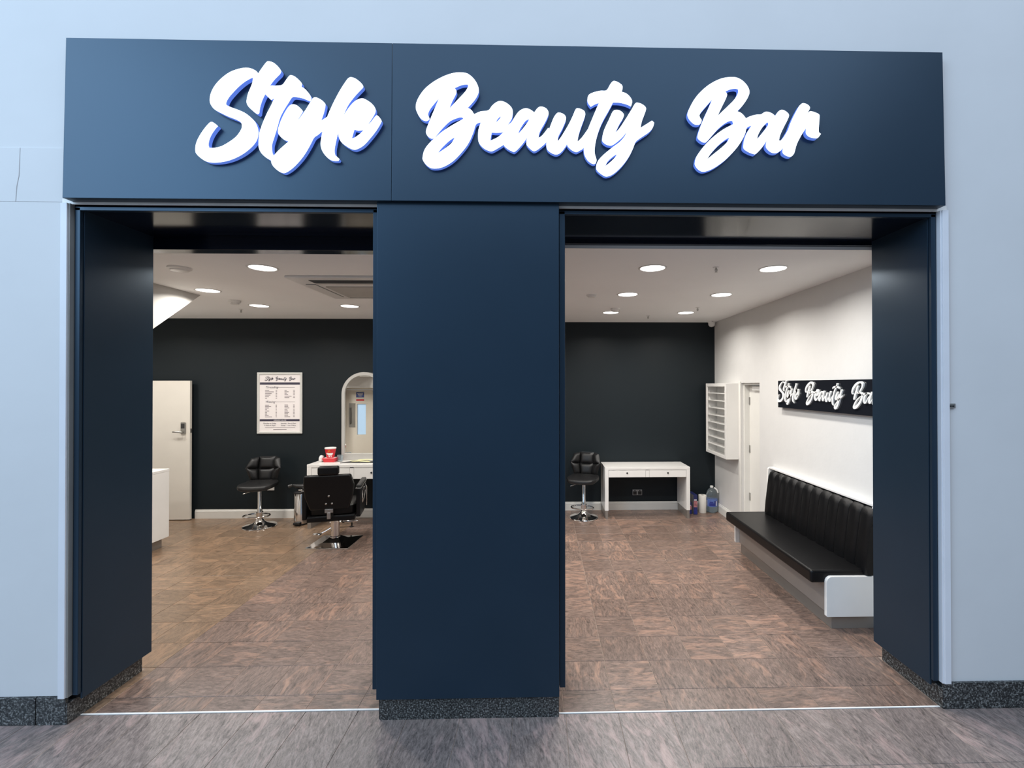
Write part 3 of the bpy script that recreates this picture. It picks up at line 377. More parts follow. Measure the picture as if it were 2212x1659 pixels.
# ------------------------------------------------------------------ floors
def in_view(x, y):
    """is the floor point seen through one of the two openings?"""
    if abs(x) < 1e-9: x = 1e-9
    for (yy, l1, r1, l2, r2_) in ((2.74, -2.70, -.95, .10, 2.40), (3.25, -2.70, -.95, .10, 2.39)):
        xx = x*yy/y
        if y > yy and not (l1 < xx < r1 or l2 < xx < r2_): return False
    return True
TT = .012; GAP = .0027
floor = struct(box('floor', (-6.4, 3.0, 2.76, 7.4, -.10, -.0025), 'grout'), 'polished brown stone tile floor of the shop')
tile_me = {}
def tile(name, x0, x1, y0, y1, m, parent, k=0):
    key = (round(x1-x0, 4), round(y1-y0, 4), m)
    if key not in tile_me:
        sx, sy = x1-x0-GAP, y1-y0-GAP; c = .0012
        b = MB(); h = TT
        lo = [(-sx/2, -sy/2, -h), (sx/2, -sy/2, -h), (sx/2, sy/2, -h), (-sx/2, sy/2, -h)]
        mi = [(px, py, -c) for px, py, _ in lo]; to = [(px-math.copysign(c, px), py-math.copysign(c, py), 0) for px, py, _ in lo]
        b.add(lo+mi+to, [(3, 2, 1, 0), (8, 9, 10, 11)]+[(r*4+i, r*4+(i+1) % 4, r*4+4+(i+1) % 4, r*4+4+i) for r in (0, 1) for i in range(4)])
        o = b.build(name, m, None); tile_me[key] = o.data
    else:
        o = bpy.data.objects.new(name, tile_me[key]); C.objects.link(o)
    o.parent = parent; o.location = ((x0+x1)/2, (y0+y1)/2, random.uniform(-.0002, .0002)); return o
cells = []
rows = [TY+TS*k for k in range(-1, 14)]
for k in range(-24, 7):
    x0 = TX+TS*k; x1 = min(x0+TS, XR)
    if x0 > XR-.02: continue
    front = 2.822 if x0 < -.3 else 2.761
    for y0, y1 in [(front, rows[0])]+list(zip(rows[:-1], rows[1:])):
        yb = YB1 if x1 < -.25 else YB2
        if y0 > yb-.02: continue
        y1 = min(y1, yb); xc, yc = (x0+x1)/2, (y0+y1)/2
        a0, a1 = x0, x1
        if yc < 3.25:
            if a1 < -2.73 or a0 > 2.40: continue
            a0, a1 = max(a0, -2.735), min(a1, 2.40)
            if a1-a0 < .03: continue
        vis = any(in_view(px, py) for px in (a0, (a0+a1)/2, a1) for py in (y0, (y0+y1)/2, y1))
        cells.append((not vis, yc, a0, a1, y0, y1))
cells.sort()
rest = MB()
for i, (hid, yc, x0, x1, y0, y1) in enumerate(cells):
    m = 'tile_tan' if (x0+x1)/2 < TX-12*TS else 'tile_brown'
    if not hid and i < 300: tile('floor_tile', x0, x1, y0, y1, m, floor)
    else: rest.box(x0+GAP/2, x1-GAP/2, y0+GAP/2, y1-GAP/2, -TT, 0, 1 if m == 'tile_tan' else 0)
rest.build('floor_tile', ['tile_brown', 'tile_tan'], floor)['kind'] = 'stuff'
mall = struct(MB().box(-9, 8, -7, 2.76, -.10, -.0025).box(-2.735, -.95, 2.76, 2.812, -.10, -.0025).build('floor', 'grout'), 'mauve grey striated stone floor of the mall')
far = MB()
for k in range(-16, 12):
    x0 = TX+TS*k+.012; x1 = x0+TS
    yf = 2.811 if x1 > -2.76 and x0 < -.94 else 2.752
    for y0, y1 in ((2.345-.93, 2.345), (2.345, yf)):
        if y1 > 2.2: tile('paving_slab', x0, x1, y0, y1, 'tile_mall', mall)
for k in range(-30, 24):
    for j in range(1, 10):
        x0 = TX+TS*k+.012; y1 = 2.345-.93*(j if -16 <= k < 12 else j-1); far.box(x0+GAP/2, x0+TS-GAP/2, y1-.93+GAP/2, y1-GAP/2, -TT, 0)
    if not -16 <= k < 12:
        x0 = TX+TS*k+.012; far.box(x0+GAP/2, x0+TS-GAP/2, 2.347, 2.752, -TT, 0)
far.build('paving_slab', 'tile_mall', mall)['kind'] = 'stuff'

# ------------------------------------------------------------------ doors of the setting
d = struct(box('door_1', (-5.92, -5.082, 6.80, 6.84, .012, 2.012), 'door_white', bevel=.002), 'flush pale door standing ajar against the charcoal wall')
l = MB().box(-5.205, -5.135, 6.782, 6.80, 1.245, 1.415).build('lock_plate', 'steel', d, bevel=.012, seg=3)
MB().box(-5.195, -5.145, 6.776, 6.783, 1.325, 1.395).build('keypad', 'dark_metal', l, bevel=.003)
MB().tube([(-5.165, 6.785, 1.272), (-5.165, 6.745, 1.272), (-5.185, 6.735, 1.276), (-5.275, 6.735, 1.28)], .012).build('lever', 'steel', l, smooth=True)
box('latch', (-5.083, -5.078, 6.81, 6.83, 1.26, 1.32), 'dark_metal', d)
d = struct(box('door_2', (XR+.10, XR+.14, DY0+.03, DY1-.03, .012, DZ-.035), 'white_skirt', bevel=.002), 'white recessed door in the right wall beyond the bench')
MB().box(XR+.03, XR+.16, DY1-.03, DY1, 0, DZ).box(XR+.03, XR+.16, DY0, DY0+.03, 0, DZ).box(XR+.03, XR+.16, DY0+.03, DY1-.03, DZ-.03, DZ).build('door_frame', 'white_skirt', d, bevel=.003)
MB().box(XR-.014, XR, DY1, DY1+.06, 0, DZ+.02).build('architrave', 'white_skirt', d, bevel=.004)
for z in (.39, 1.03, 1.68): 
    box('hinge', (XR+.092, XR+.10, DY1-.055, DY1-.03, z, z+.1), 'steel', d)
box('door_closer', (XR+.07, XR+.10, DY0+.09, DY0+.36, DZ-.10, DZ-.045), 'white_plastic', d, bevel=.004)
# service door in the front wall, seen only in the mirror
DX = 1.044
def dbox(b_, x0, x1, y0, y1, z0, z1): return b_.box(x0*DX, x1*DX, y0-.41, y1-.41, max(.008, 1.95+(z0-1.95)*DX), 1.95+(z1-1.95)*DX)
def dpart(name, b, m, par, **k): return dbox(MB(), *b).build(name, m, par, **k)
w = MB()
for q in ((-4.29, -4.06, 3.19, 3.235, .09, 1.84), (-3.87, -3.39, 3.19, 3.235, .09, 1.84), (-4.06, -3.87, 3.19, 3.235, .09, .86), (-4.06, -3.87, 3.19, 3.235, 1.53, 1.84)): dbox(w, *q)
d = struct(w.build('door_3', 'door_white'), 'cream fire door reflected in the arched mirror')
dpart('pane', (-4.06, -3.87, 3.205, 3.212, .86, 1.53), 'frosted', d)
w = MB()
for q in ((-4.33, -4.29, 3.17, 3.26, 0, 1.88), (-3.39, -3.35, 3.17, 3.26, 0, 1.88), (-4.33, -3.35, 3.17, 3.26, 1.845, 1.885)): dbox(w, *q)
w.build('door_frame', 'door_white', d)
h = dpart('pull_plate', (-4.235, -4.10, 3.235, 3.24, 1.02, 1.55), 'steel', d)
MB().tube([(-4.385, 2.83, 1.06), (-4.385, 2.87, 1.06), (-4.385, 2.87, 1.43), (-4.385, 2.83, 1.43)], .012).build('pull_handle', 'steel', h)
n = dpart('blue_notice', (-4.08, -3.91, 3.236, 3.239, 1.675, 1.79), 'sign_blue', d)
for q in ((-4.06, -3.93, 3.239, 3.2395, 1.75, 1.762), (-4.04, -3.94, 3.239, 3.2395, 1.725, 1.736), (-4.03, -3.96, 3.239, 3.2395, 1.70, 1.711)): dpart('notice_print', q, 'white_card', n)
dpart('red_notice', (-4.08, -3.91, 3.236, 3.239, 1.60, 1.635), 'red', d)

# ------------------------------------------------------------------ ceiling fittings
def downlight(x, y, lab, first=[None]):
    if first[0] is None:
        t = thing('downlight', lab, 'light', (x, y, CE), group='recessed ceiling downlights')
        MB().lathe([(.118, 0), (.118, -.004), (.108, -.007), (.100, -.003), (.100, 0)], n=32).build('rim', 'white_plastic', t, local=True, smooth=True)
        MB().lathe([(.100, -.0005), (.100, -.0045), (.06, -.0055)], n=32).build('diffuser', 'lamp', t, local=True, smooth=True)
        ld = bpy.data.lights.new('lamp', 'AREA'); ld.shape = 'DISK'; ld.size = .19; ld.energy = LAMP_W; ld.color = LAMP_COL; ld.spread = math.radians(156)
        lo = bpy.data.objects.new('lamp', ld); C.objects.link(lo); lo.parent = t; lo.location = (0, 0, -.012)
        first[0] = t
    else:
        t = copy_tree(first[0]); t.location = (x, y, CE); t['label'] = lab
    return t
downlight(-2.326, 3.90, 'round lit downlight nearest the opening, left half of the ceiling')
downlight(-3.444, 4.844, 'round lit downlight beside the sloping staircase underside')
downlight(-3.478, 5.765, 'round lit downlight above the framed price list')
downlight(-2.383, 5.776, 'round lit downlight above the arched mirror, behind the ceiling cassette')
for x, xs in ((.92, 'left'), (1.94, 'right')):
    for y, ys in ((3.842, 'front'), (4.967, 'middle'), (6.218, 'rear')):
        downlight(x, y, 'round lit downlight in the %s row, %s of the two, right opening' % (ys, xs))
for x, y, w_ in ((-.25, 3.85, 'front, behind the pillar'), (-.25, 4.97, 'halfway back, behind the pillar'), (-.6, 5.9, 'rear, behind the pillar'), (-4.7, 5.77, 'above the reception counter'), (-5.6, 5.77, 'farthest left, above the pale door')):
    downlight(x, y, 'round lit downlight out of sight '+w_)
t = downlight(-4.75, 3.85, 'round lit downlight out of sight in the low soffit under the staircase'); t.location.z = 2.12
t = thing('ceiling_cassette', 'square white air conditioning cassette with grey grille in the ceiling', 'air conditioner', (-1.80, 4.70, CE))
MB().box(-2.30, -1.28, 4.17, 5.19, CE-.022, CE).build('fascia_frame', 'white_plastic', t, bevel=.008)
MB().box(-2.10, -1.48, 4.53, 5.06, CE-.030, CE-.022).build('grille', 'grille', t, bevel=.003)
for b in ((-2.13, -1.45, 4.26, 4.40), (-2.10, -1.48, 5.09, 5.15), (-2.24, -2.15, 4.43, 5.06), (-1.43, -1.34, 4.43, 5.06)):
    v = box('air_slot', (*b, CE-.0245, CE-.022), 'dark_gap', t)
    if b[2] == 4.26: MB().box(b[0]+.01, b[1]-.01, b[2]+.10, b[3]-.004, CE-.030, CE-.0245).build('flap', 'grille', v)
    else: MB().box(b[0]+.003, b[1]-.003, b[2]+.003, b[3]-.003, CE-.030, CE-.0245).build('flap', 'white_plastic', v)
def detector(name, x, y, lab, r=.055, h=.035, cat='smoke detector', mm='white_plastic'):
    t = thing(name, lab, cat, (x, y, CE), group='smoke detectors' if name == 'smoke_detector' else None)
    MB().lathe([(r, 0), (r, -h*.4), (r*.9, -h*.55)], n=24).build('base', mm, t, local=True, smooth=True)
    MB().lathe([(r*.78, -h*.55), (r*.72, -h*.9), (r*.4, -h)], n=24).build('sensing_head', mm, t, local=True, smooth=True)
    return t
detector('ceiling_speaker', -3.012, 3.911, 'flat round white fitting on the ceiling by the left jamb', .085, .032, 'ceiling fitting', 'white_plastic')
detector('smoke_detector', -3.55, 5.422, 'white domed smoke detector in front of the price list', .06, .05)
detector('smoke_detector', .533, 5.01, 'flat white smoke detector left of the middle light row', .055, .03)
detector('smoke_detector', .935, 5.90, 'white smoke detector just before the rear left downlight', .06, .045)
def sprinkler(x, y, lab):
    t = thing('sprinkler', lab, 'sprinkler', (x, y, CE), group='ceiling sprinklers')
    MB().lathe([(.035, 0), (.03, -.006), (.012, -.008)], n=20).build('escutcheon', 'white_plastic', t, local=True, smooth=True)
    MB().lathe([(.008, -.006), (.008, -.03), (.005, -.045)], n=12).tube([(-.012, 0, -.02), (-.014, 0, -.04), (0, 0, -.055)], .0025, 6).tube([(.012, 0, -.02), (.014, 0, -.04), (0, 0, -.055)], .0025, 6).build('frame', 'steel', t, local=True)
    MB().lathe([(.016, -.054), (.016, -.057)], n=12).build('deflector', 'steel', t, local=True)
    t.scale = (.75, .75, .75)
sprinkler(-3.88, 6.05, 'tiny sprinkler head before the charcoal wall, left half')
sprinkler(1.441, 3.804, 'sprinkler head between the two front downlights')
sprinkler(1.494, 6.511, 'sprinkler head between the two rear downlights')
sprinkler(1.959, 5.80, 'sprinkler head before the rear right downlight')
t = thing('security_camera', 'white dome security camera in the ceiling corner', 'camera', (2.625, 7.12, CE))
MB().lathe([(.058, 0), (.058, -.012), (.05, -.018)], n=24).build('mount', 'white_plastic', t, local=True, smooth=True)
MB().lathe([(.05, -.016), (.052, -.035), (.045, -.058), (.028, -.076), (.008, -.082)], n=24).build('dome', 'white_plastic', t, local=True, smooth=True)
MB().lathe([(.028, -.066), (.024, -.072), (.002, -.074)], (-.012, 0, .022), n=20, axis='y').build('lens', 'black', t, local=True, smooth=True)
# ================================================================== LETTERING
def smooth_stroke(st, k=5):
    out = []
    n = len(st)
    for i in range(n-1):
        p0, p1, p2, p3 = st[max(i-1, 0)], st[i], st[i+1], st[min(i+2, n-1)]
        for j in range(k):
            t = j/k
            out.append(tuple(.5*((2*b)+(c-a)*t+(2*a-5*b+4*c-d)*t*t+(3*b-a-3*c+d)*t**3) for a, b, c, d in zip(p0, p1, p2, p3)))
    out.append(st[-1]); return out
def letter(strokes, fmap, depth, name, mats, parent, k=5, grow=0.0):
    """brush letter: each stroke is a ribbon of varying width with round ends, thickened by depth"""
    b = MB()
    for st in strokes:
        q = smooth_stroke(st, k); L_, R_ = [], []
        for i, (x, y, r) in enumerate(q):
            a, c = q[max(i-1, 0)], q[min(i+1, len(q)-1)]
            dx, dy = c[0]-a[0], c[1]-a[1]; d = math.hypot(dx, dy) or 1; r += grow
            nx, ny = -dy/d*r, dx/d*r; L_.append((x+nx, y+ny)); R_.append((x-nx, y-ny))
        def cap(i, sgn):
            x, y, r = q[i]; r += grow; a, c = q[max(i-1, 0)], q[min(i+1, len(q)-1)]
            th = math.atan2(c[1]-a[1], c[0]-a[0]); 
            return [(x+r*math.cos(th+sgn*(PI/2-PI*j/6)), y+r*math.sin(th+sgn*(PI/2-PI*j/6))) for j in range(1, 6)]
        end = cap(-1+len(q), 1); start = cap(0, 1); start = [(2*q[0][0]-x, 2*q[0][1]-y) for x, y in start]
        ring = L_+end+R_[::-1]+start
        n = len(ring); N = len(q)
        vs = [fmap(x, y, depth) for x, y in ring]+[fmap(x, y, 0) for x, y in ring]
        fs = [(i, i+1, N+5+(N-1-i)-1, N+5+(N-1-i)) for i in range(N-1)]
        fs += [tuple([N-1]+list(range(N, N+5))+[N+5]), tuple([N+5+N-1]+list(range(N+5+N, n))+[0])]
        b.add(vs, fs, 0)
        if depth > .0011: b.add(vs, [(i, (i+1) % n, n+(i+1) % n, n+i) for i in range(n)], 1)
    return b.build(name, mats, parent, fix=False)

# ------------------------------------------------------------------ fascia sign
t = thing('shop_sign', 'long navy fascia with lit white brush lettering Style Beauty Bar', 'sign', (-.165, 2.73, 3.012))
YF, LEAN = 2.685, .015
for x0, x1 in ((-2.722, -.8725), (-.8705, 2.393)):
    MB().prism([(YF, 3.012), (2.752, 3.012), (2.752, 3.936), (YF+LEAN, 3.936)], 'x', x0, x1).build('fascia_panel', 'navy', t, bevel=.0015)
box('joint_backing', (-.88, -.86, 2.70, 2.75, 3.02, 3.93), 'dark_gap', t)
def spline(c, k=4):
    """closed contour through the points; sharp turns stay sharp"""
    n = len(c); P = [Vector(p) for p in c]; T = []
    for i in range(n):
        a, b = P[i]-P[i-1], P[(i+1) % n]-P[i]
        T.append((P[(i+1) % n]-P[i-1])*.5*min(1, min(a.length, b.length)/(.25*(a.length+b.length))) if a.angle(b, 0) < 1.05 else Vector((0, 0)))
    out = []
    for i in range(n):
        p, q, m0, m1 = P[i], P[(i+1) % n], T[i], T[(i+1) % n]
        for j in range(k):
            t = j/k; out.append(p*(2*t**3-3*t*t+1)+m0*(t**3-2*t*t+t)+q*(-2*t**3+3*t*t)+m1*(t**3-t*t))
    return out
def outline_letter(contours, x0, y0, z0, depth, name, mats, parent):
    cu = bpy.data.curves.new(name, 'CURVE'); cu.dimensions = '2D'; cu.fill_mode = 'BOTH'; cu.extrude = depth/2
    for c in contours:
        q = spline(c); s = cu.splines.new('POLY'); s.points.add(len(q)-1); s.use_cyclic_u = True
        for pt, p in zip(s.points, q): pt.co = (p.x, p.y, 0, 1)
    tmp = bpy.data.objects.new('tmp', cu); C.objects.link(tmp)
    me = bpy.data.meshes.new_from_object(tmp.evaluated_get(bpy.context.evaluated_depsgraph_get())); bpy.data.objects.remove(tmp); bpy.data.curves.remove(cu)
    me.materials.clear()
    for m in mats: me.materials.append(M[m])
    for p in me.polygons: p.material_index = 0 if p.normal.z > .5 else 1; p.use_smooth = False
    me.transform(Matrix.Translation(Vector((x0, y0-depth/2, z0))-parent.location)@Matrix.Rotation(PI/2, 4, 'X'))
    o = bpy.data.objects.new(name, me); C.objects.link(o); o.parent = parent; return o
for cs in OUTLINES: outline_letter(cs, -.163, 2.690, 3.45, .026, 'letter', ['letter_face', 'letter_side'], t)
# ------------------------------------------------------------------ sign on the right wall
t = thing('wall_sign', 'black gloss board with raised white brush lettering on right wall', 'sign', (XR, 4.3, 1.70))
box('board', (XR-.05, XR-.002, 3.40, 5.150, 1.694, 1.992), 'sign_black', t, bevel=.001)
S = .447
for ch, ss in LETTERS:
    letter(ss, lambda u, v, w: (XR-.051-w, 5.126-(u+1.74)*S, 1.853+v*S), .014, 'letter', ['letter_white', 'letter_white'], t, k=4, grow=-.017)

# ------------------------------------------------------------------ framed price list
t = thing('price_list', 'white price list poster in a silver frame on charcoal wall', 'poster', (-3.845, YB1, 1.238))
X0, X1, Z0, Z1, YP = -4.180, -3.528, 1.236, 2.132, YB1-.022
MB().box(X0, X1, YP, YB1, Z0, Z0+.032).box(X0, X1, YP, YB1, Z1-.032, Z1).box(X0, X0+.032, YP, YB1, Z0+.032, Z1-.032).box(X1-.032, X1, YP, YB1, Z0+.032, Z1-.032).build('frame', 'silver_frame', t, bevel=.004)
sh = box('sheet', (X0+.03, X1-.03, YP+.010, YB1-.002, Z0+.03, Z1-.03), 'paper', t)
def pz(v): return Z1-(v-155)/(1515-155)*(Z1-Z0)     # rows of the sheet
def px(v): return X0+(v-170)/(1180-170)*(X1-X0)
YS = YP+.0095
def bar(b, u0, u1, v0, v1): b.box(px(u0), px(u1), YS-.0004, YS+.0005, pz(v1), pz(v0))
for r_ in ((228, 1125, 375, 425), (228, 1120, 1195, 1243)):
    b = MB(); bar(b, *r_); b.build('printed_band', 'ink', sh)
s_ = (px(1020)-px(345))/3.50
ttl = MB()
for ch, ss in LETTERS:
    letter(ss, lambda u, v, w: (px(345)+(u+1.75)*s_, YS-w, pz(298)+v*s_), .001, 'title_letter', 'ink', sh, k=3, grow=-.014)
def text(body, u, v, size, m, parent, name='printed_text', align='LEFT', shear=0.0, rx=PI/2):
    cu = bpy.data.curves.new(name, 'FONT'); cu.body = body; cu.size = size; cu.align_x = align; cu.shear = shear; cu.resolution_u = 2; cu.extrude = .0002
    tmp = bpy.data.objects.new('tmp', cu); C.objects.link(tmp)
    me = bpy.data.meshes.new_from_object(tmp.evaluated_get(bpy.context.evaluated_depsgraph_get())); bpy.data.objects.remove(tmp); bpy.data.curves.remove(cu)
    me.materials.clear(); me.materials.append(M[m]); me.transform(Matrix.Translation((px(u), YS-.0006, pz(v)))@Matrix.Rotation(rx, 4, 'X'))
    off = Vector((0, 0, 0)); q = parent
    while q is not None: off += q.location; q = q.parent
    me.transform(Matrix.Translation(-off))
    o = bpy.data.objects.new(name, me); C.objects.link(o); o.parent = parent; return o
text('Threading', 345, 505, .046, 'ink', sh, shear=.35); text('Waxing', 345, 830, .046, 'ink', sh, shear=.35)
text('OPENING HOURS', 680, 1231, .023, 'white_card', sh, align='CENTER')
text('Monday to Friday', 452, 1300, .026, 'ink', sh, align='CENTER'); text('9.30am-6.30pm', 455, 1346, .026, 'ink', sh, align='CENTER')
text('Saturday : 9am-6.00pm', 870, 1300, .024, 'ink', sh, align='CENTER'); text('Sunday : 11am-5.00pm', 870, 1346, .024, 'ink', sh, align='CENTER')
for r_ in ((610, 1010, 486, 494), (570, 1015, 806, 814), (345, 1020, 1378, 1384)):
    b = MB(); bar(b, *r_); b.build('printed_rule', 'ink_soft', sh)
b = MB(); rr = random.Random(3)
for v, ln in zip((552, 586, 622, 658, 694, 728), (90, 195, 145, 120, 85, 45)): bar(b, 345, 345+ln, v-7, v+7); bar(b, 582, 614, v-8, v+6)
for v, ln in zip((552, 584, 616, 648, 682, 714), (50, 92, 50, 80, 158, 108)): bar(b, 780, 780+ln, v-7, v+7); bar(b, 975, 1012, v-8, v+6)
for v, ln in zip((883, 913, 946, 978, 1012, 1045, 1079, 1110, 1142), (88, 135, 85, 45, 92, 45, 45, 80, 155)): bar(b, 345, 345+ln, v-7, v+7); bar(b, 582, 610, v-8, v+6)
for v, ln in zip((880, 912, 944, 976, 1010, 1042, 1075, 1108, 1140), (80, 82, 108, 65, 75, 100, 80, 80, 125)): bar(b, 780, 780+ln, v-7, v+7); bar(b, 975, 1008, v-8, v+6)
bar(b, 530, 828, 1417, 1430)
b.build('printed_lines', 'ink_soft', sh)['kind'] = 'stuff'
# ================================================================== FURNITURE
# ------------------------------------------------------------------ upholstered bench
t = thing('banquette_bench', 'black channel-backed banquette bench with white end panel and taupe base', 'bench', (2.45, 4.45, 0))
box('kick_plate', (2.305, XR-.02, 3.655, 5.34, 0, .115), 'taupe_kick', t, bevel=.002)
box('base_front', (2.283, XR-.02, 3.64, 5.33, .115, .372), 'taupe', t, bevel=.002)
def end_panel(y0, y1):
    r = .045; x0 = 2.237
    pts = [(x0+.006, .116), (XR-.003, .116), (XR-.003, .985), (2.645, .985), (2.628, .97), (2.605, .60), (2.60, .433)]
    pts += [(x0+r-r*math.sin(a), .433-r+r*math.cos(a)) for a in [PI/2*i/6 for i in range(7)]]+[(x0, .122)]
    return MB().prism(pts, 'y', y0, y1).build('end_panel', 'white_gloss', t, bevel=.0025)
end_panel(3.605, 3.638); end_panel(5.335, 5.365)
MB().box(2.128, 2.60, 3.634, 5.345, .372, .474).build('seat_cushion', 'leather', t, bevel=.020, seg=4, smooth=True)
MB().tube([(2.133, 3.66, .466), (2.133, 5.31, .466)], .004, 6).tube([(2.15, 3.639, .466), (2.55, 3.639, .466)], .004, 6).build('seat_piping', 'leather', t, smooth=True)
NCH = 12; y0 = 3.60; dy = (5.275-y0)/NCH
for i in range(NCH):
    a = y0+i*dy; prof = []
    # rounded channel: 7 columns across, profile up the back
    up_ = [(2.550, .44), (2.538, .50), (2.548, .62), (2.570, .80), (2.585, .90), (2.602, .948), (2.630, .966), (2.655, .960)]
    vs = []; nc = 7
    for j in range(nc):
        f = j/(nc-1); bulge = .016*(1-(2*f-1)**4)
        for x, z in up_:
            vs.append((x+.016-bulge, a+.001+f*(dy-.002), z+(bulge-.016)*(1 if z > .93 else 0)))
    n = len(up_); back = len(vs)
    fs = [(j*n+k, j*n+k+1, (j+1)*n+k+1, (j+1)*n+k) for j in range(nc-1) for k in range(n-1)]
    vs += [(2.665, a+.001, .44), (2.665, a+.001, .962), (2.665, a+dy-.001, .962), (2.665, a+dy-.001, .44)]
    fs += [tuple(range(n))+(back+1, back), tuple((nc-1)*n+k for k in range(n-1, -1, -1))+(back+3, back+2), (back, back+1, back+2, back+3)]
    MB().add(vs, fs).build('back_channel', 'leather', t, smooth=True)
box('cap_rail', (2.640, XR-.002, 3.60, 5.34, .970, .992), 'white_gloss', t, bevel=.004)

# ------------------------------------------------------------------ polish rack on the right wall
t = thing('polish_rack', 'white wall rack with narrow shelves in the rear right corner', 'shelf', (XR, 6.69, .925))
RX, RY0, RY1, RZ0, RZ1 = 2.53, 6.296, 7.08, .922, 1.966
w = MB().box(RX, XR-.001, RY0, RY0+.022, RZ0, RZ1).box(RX, XR-.001, RY1-.022, RY1, RZ0, RZ1).box(RX, XR-.001, RY0+.022, RY1-.022, RZ0, RZ0+.022).box(RX, XR-.001, RY0+.022, RY1-.022, RZ1-.022, RZ1)
w.box(XR-.02, XR-.001, RY0+.022, RY1-.022, RZ0+.022, RZ1-.022).build('case', 'white_gloss', t, bevel=.002)
MB().box(RX-.014, RX, RY0, RY0+.055, RZ0, RZ1).box(RX-.014, RX, RY1-.055, RY1, RZ0, RZ1).box(RX-.014, RX, RY0+.055, RY1-.055, RZ0, RZ0+.045).box(RX-.014, RX, RY0+.055, RY1-.055, RZ1-.045, RZ1).build('front_frame', 'white_gloss', t, bevel=.002)
for i in range(8):
    z = RZ0+.03+(i+1)*(RZ1-RZ0-.07)/9
    s = box('shelf', (RX+.004, XR-.02, RY0+.022, RY1-.022, z, z+.012), 'white_gloss', t)

# ------------------------------------------------------------------ white desks
def desk(name, lab, x0, x1, y0, y1, h, leg, foot, dz0, dz1, knobdz=0.0):
    t = thing(name, lab, 'desk', ((x0+x1)/2, (y0+y1)/2, 0), group='white desks')
    box('worktop', (x0, x1, y0, y1, h-.036, h), 'white_gloss', t, bevel=.002)
    for a in (x0, x1-leg):
        p_ = box('side_panel', (a, a+leg, y0, y1, foot, h-.036), 'white_gloss', t, bevel=.002)
        box('foot', (a+.007, a+leg-.007, y0+.004, y1-.01, 0, foot), 'taupe_kick', p_)
    xm = (x0+x1)/2
    box('drawer_case', (x0+leg, x1-leg, y0+.022, y1-.03, dz0+.008, h-.036), 'white_gloss', t)
    box('drawer_rail', (xm-.026, xm+.026, y0+.004, y0+.022, dz0, h-.036), 'white_gloss', t)
    box('drawer_rail', (x0+leg, x1-leg, y0+.004, y0+.022, dz1+.004, h-.036), 'white_gloss', t)
    for a, b in ((x0+leg+.003, xm-.029), (xm+.029, x1-leg-.003)):
        d_ = box('drawer', (a, b, y0+.002, y0+.022, dz0, dz1), 'white_gloss', t, bevel=.0015)
        MB().lathe([(.0125, 0), (.0125, -.006), (.005, -.008)], ((a+b)/2-.02*(leg > .055), y0+.002, (dz0+dz1)/2+.012), n=16, axis='y').build('drawer_lock', 'dark_metal', d_, smooth=True)
    return t
desk('white_desk', 'white desk with two locked drawers standing right of the pillar', .905, 2.15, 6.71, 7.184, .748, .052, .118, .602, .70)
desk('white_desk', 'white dressing desk behind the barber chair with arched mirror', -3.195, -1.99, 6.36, 6.83, .868, .060, .110, .672, .815)

# ------------------------------------------------------------------ arched mirror
t = thing('arched_mirror', 'arched wall mirror in a pale frame above the left desk', 'mirror', (-2.578, 6.83, .868))
XC, RW, ZS, FW = -2.578, .318, 1.815, .042
def arch(r, z0): return [(XC-r, z0)]+[(XC-r*math.cos(PI*i/28), ZS+r*math.sin(PI*i/28)) for i in range(29)]+[(XC+r, z0)]
o_, i_ = arch(RW, .868), arch(RW-FW, .868)
b = MB(); n = len(o_)
vs = [(x, y, z) for y in (6.742, 6.898) for pts in (o_, i_) for x, z in pts]
fs = []
for k in range(n-1): fs += [(k, k+1, n+k+1, n+k), (2*n+k, 3*n+k, 3*n+k+1, 2*n+k+1), (k, 2*n+k, 2*n+k+1, k+1), (n+k, n+k+1, 3*n+k+1, 3*n+k)]
fs += [(0, n, 3*n, 2*n), (n-1, 3*n-1, 4*n-1, 2*n-1)]
b.add(vs, fs).build('frame', 'mirror_frame', t)
MB().box(XC-RW+FW, XC+RW-FW, 6.735, 6.89, .869, .962).build('bottom_rail', 'mirror_frame', t, bevel=.003)
MB().prism([(x, z) for x, z in arch(RW-FW+.002, .93)], 'y', 6.758, 6.764).build('mirror_glass', 'mirror', t)

# ------------------------------------------------------------------ reception counter at far left
t = thing('reception_counter', 'white counter with dark kick plate beside the left jamb', 'counter', (-5.25, 5.15, 0))
box('body', (-6.0, -4.53, 4.55, 5.735, .115, .908), 'white_gloss', t, bevel=.002)
box('top', (-6.0, -4.528, 4.548, 5.737, .908, .936), 'white_gloss', t, bevel=.002)
box('kick_plate', (-5.95, -4.58, 4.6, 5.69, 0, .115), 'taupe_kick', t)

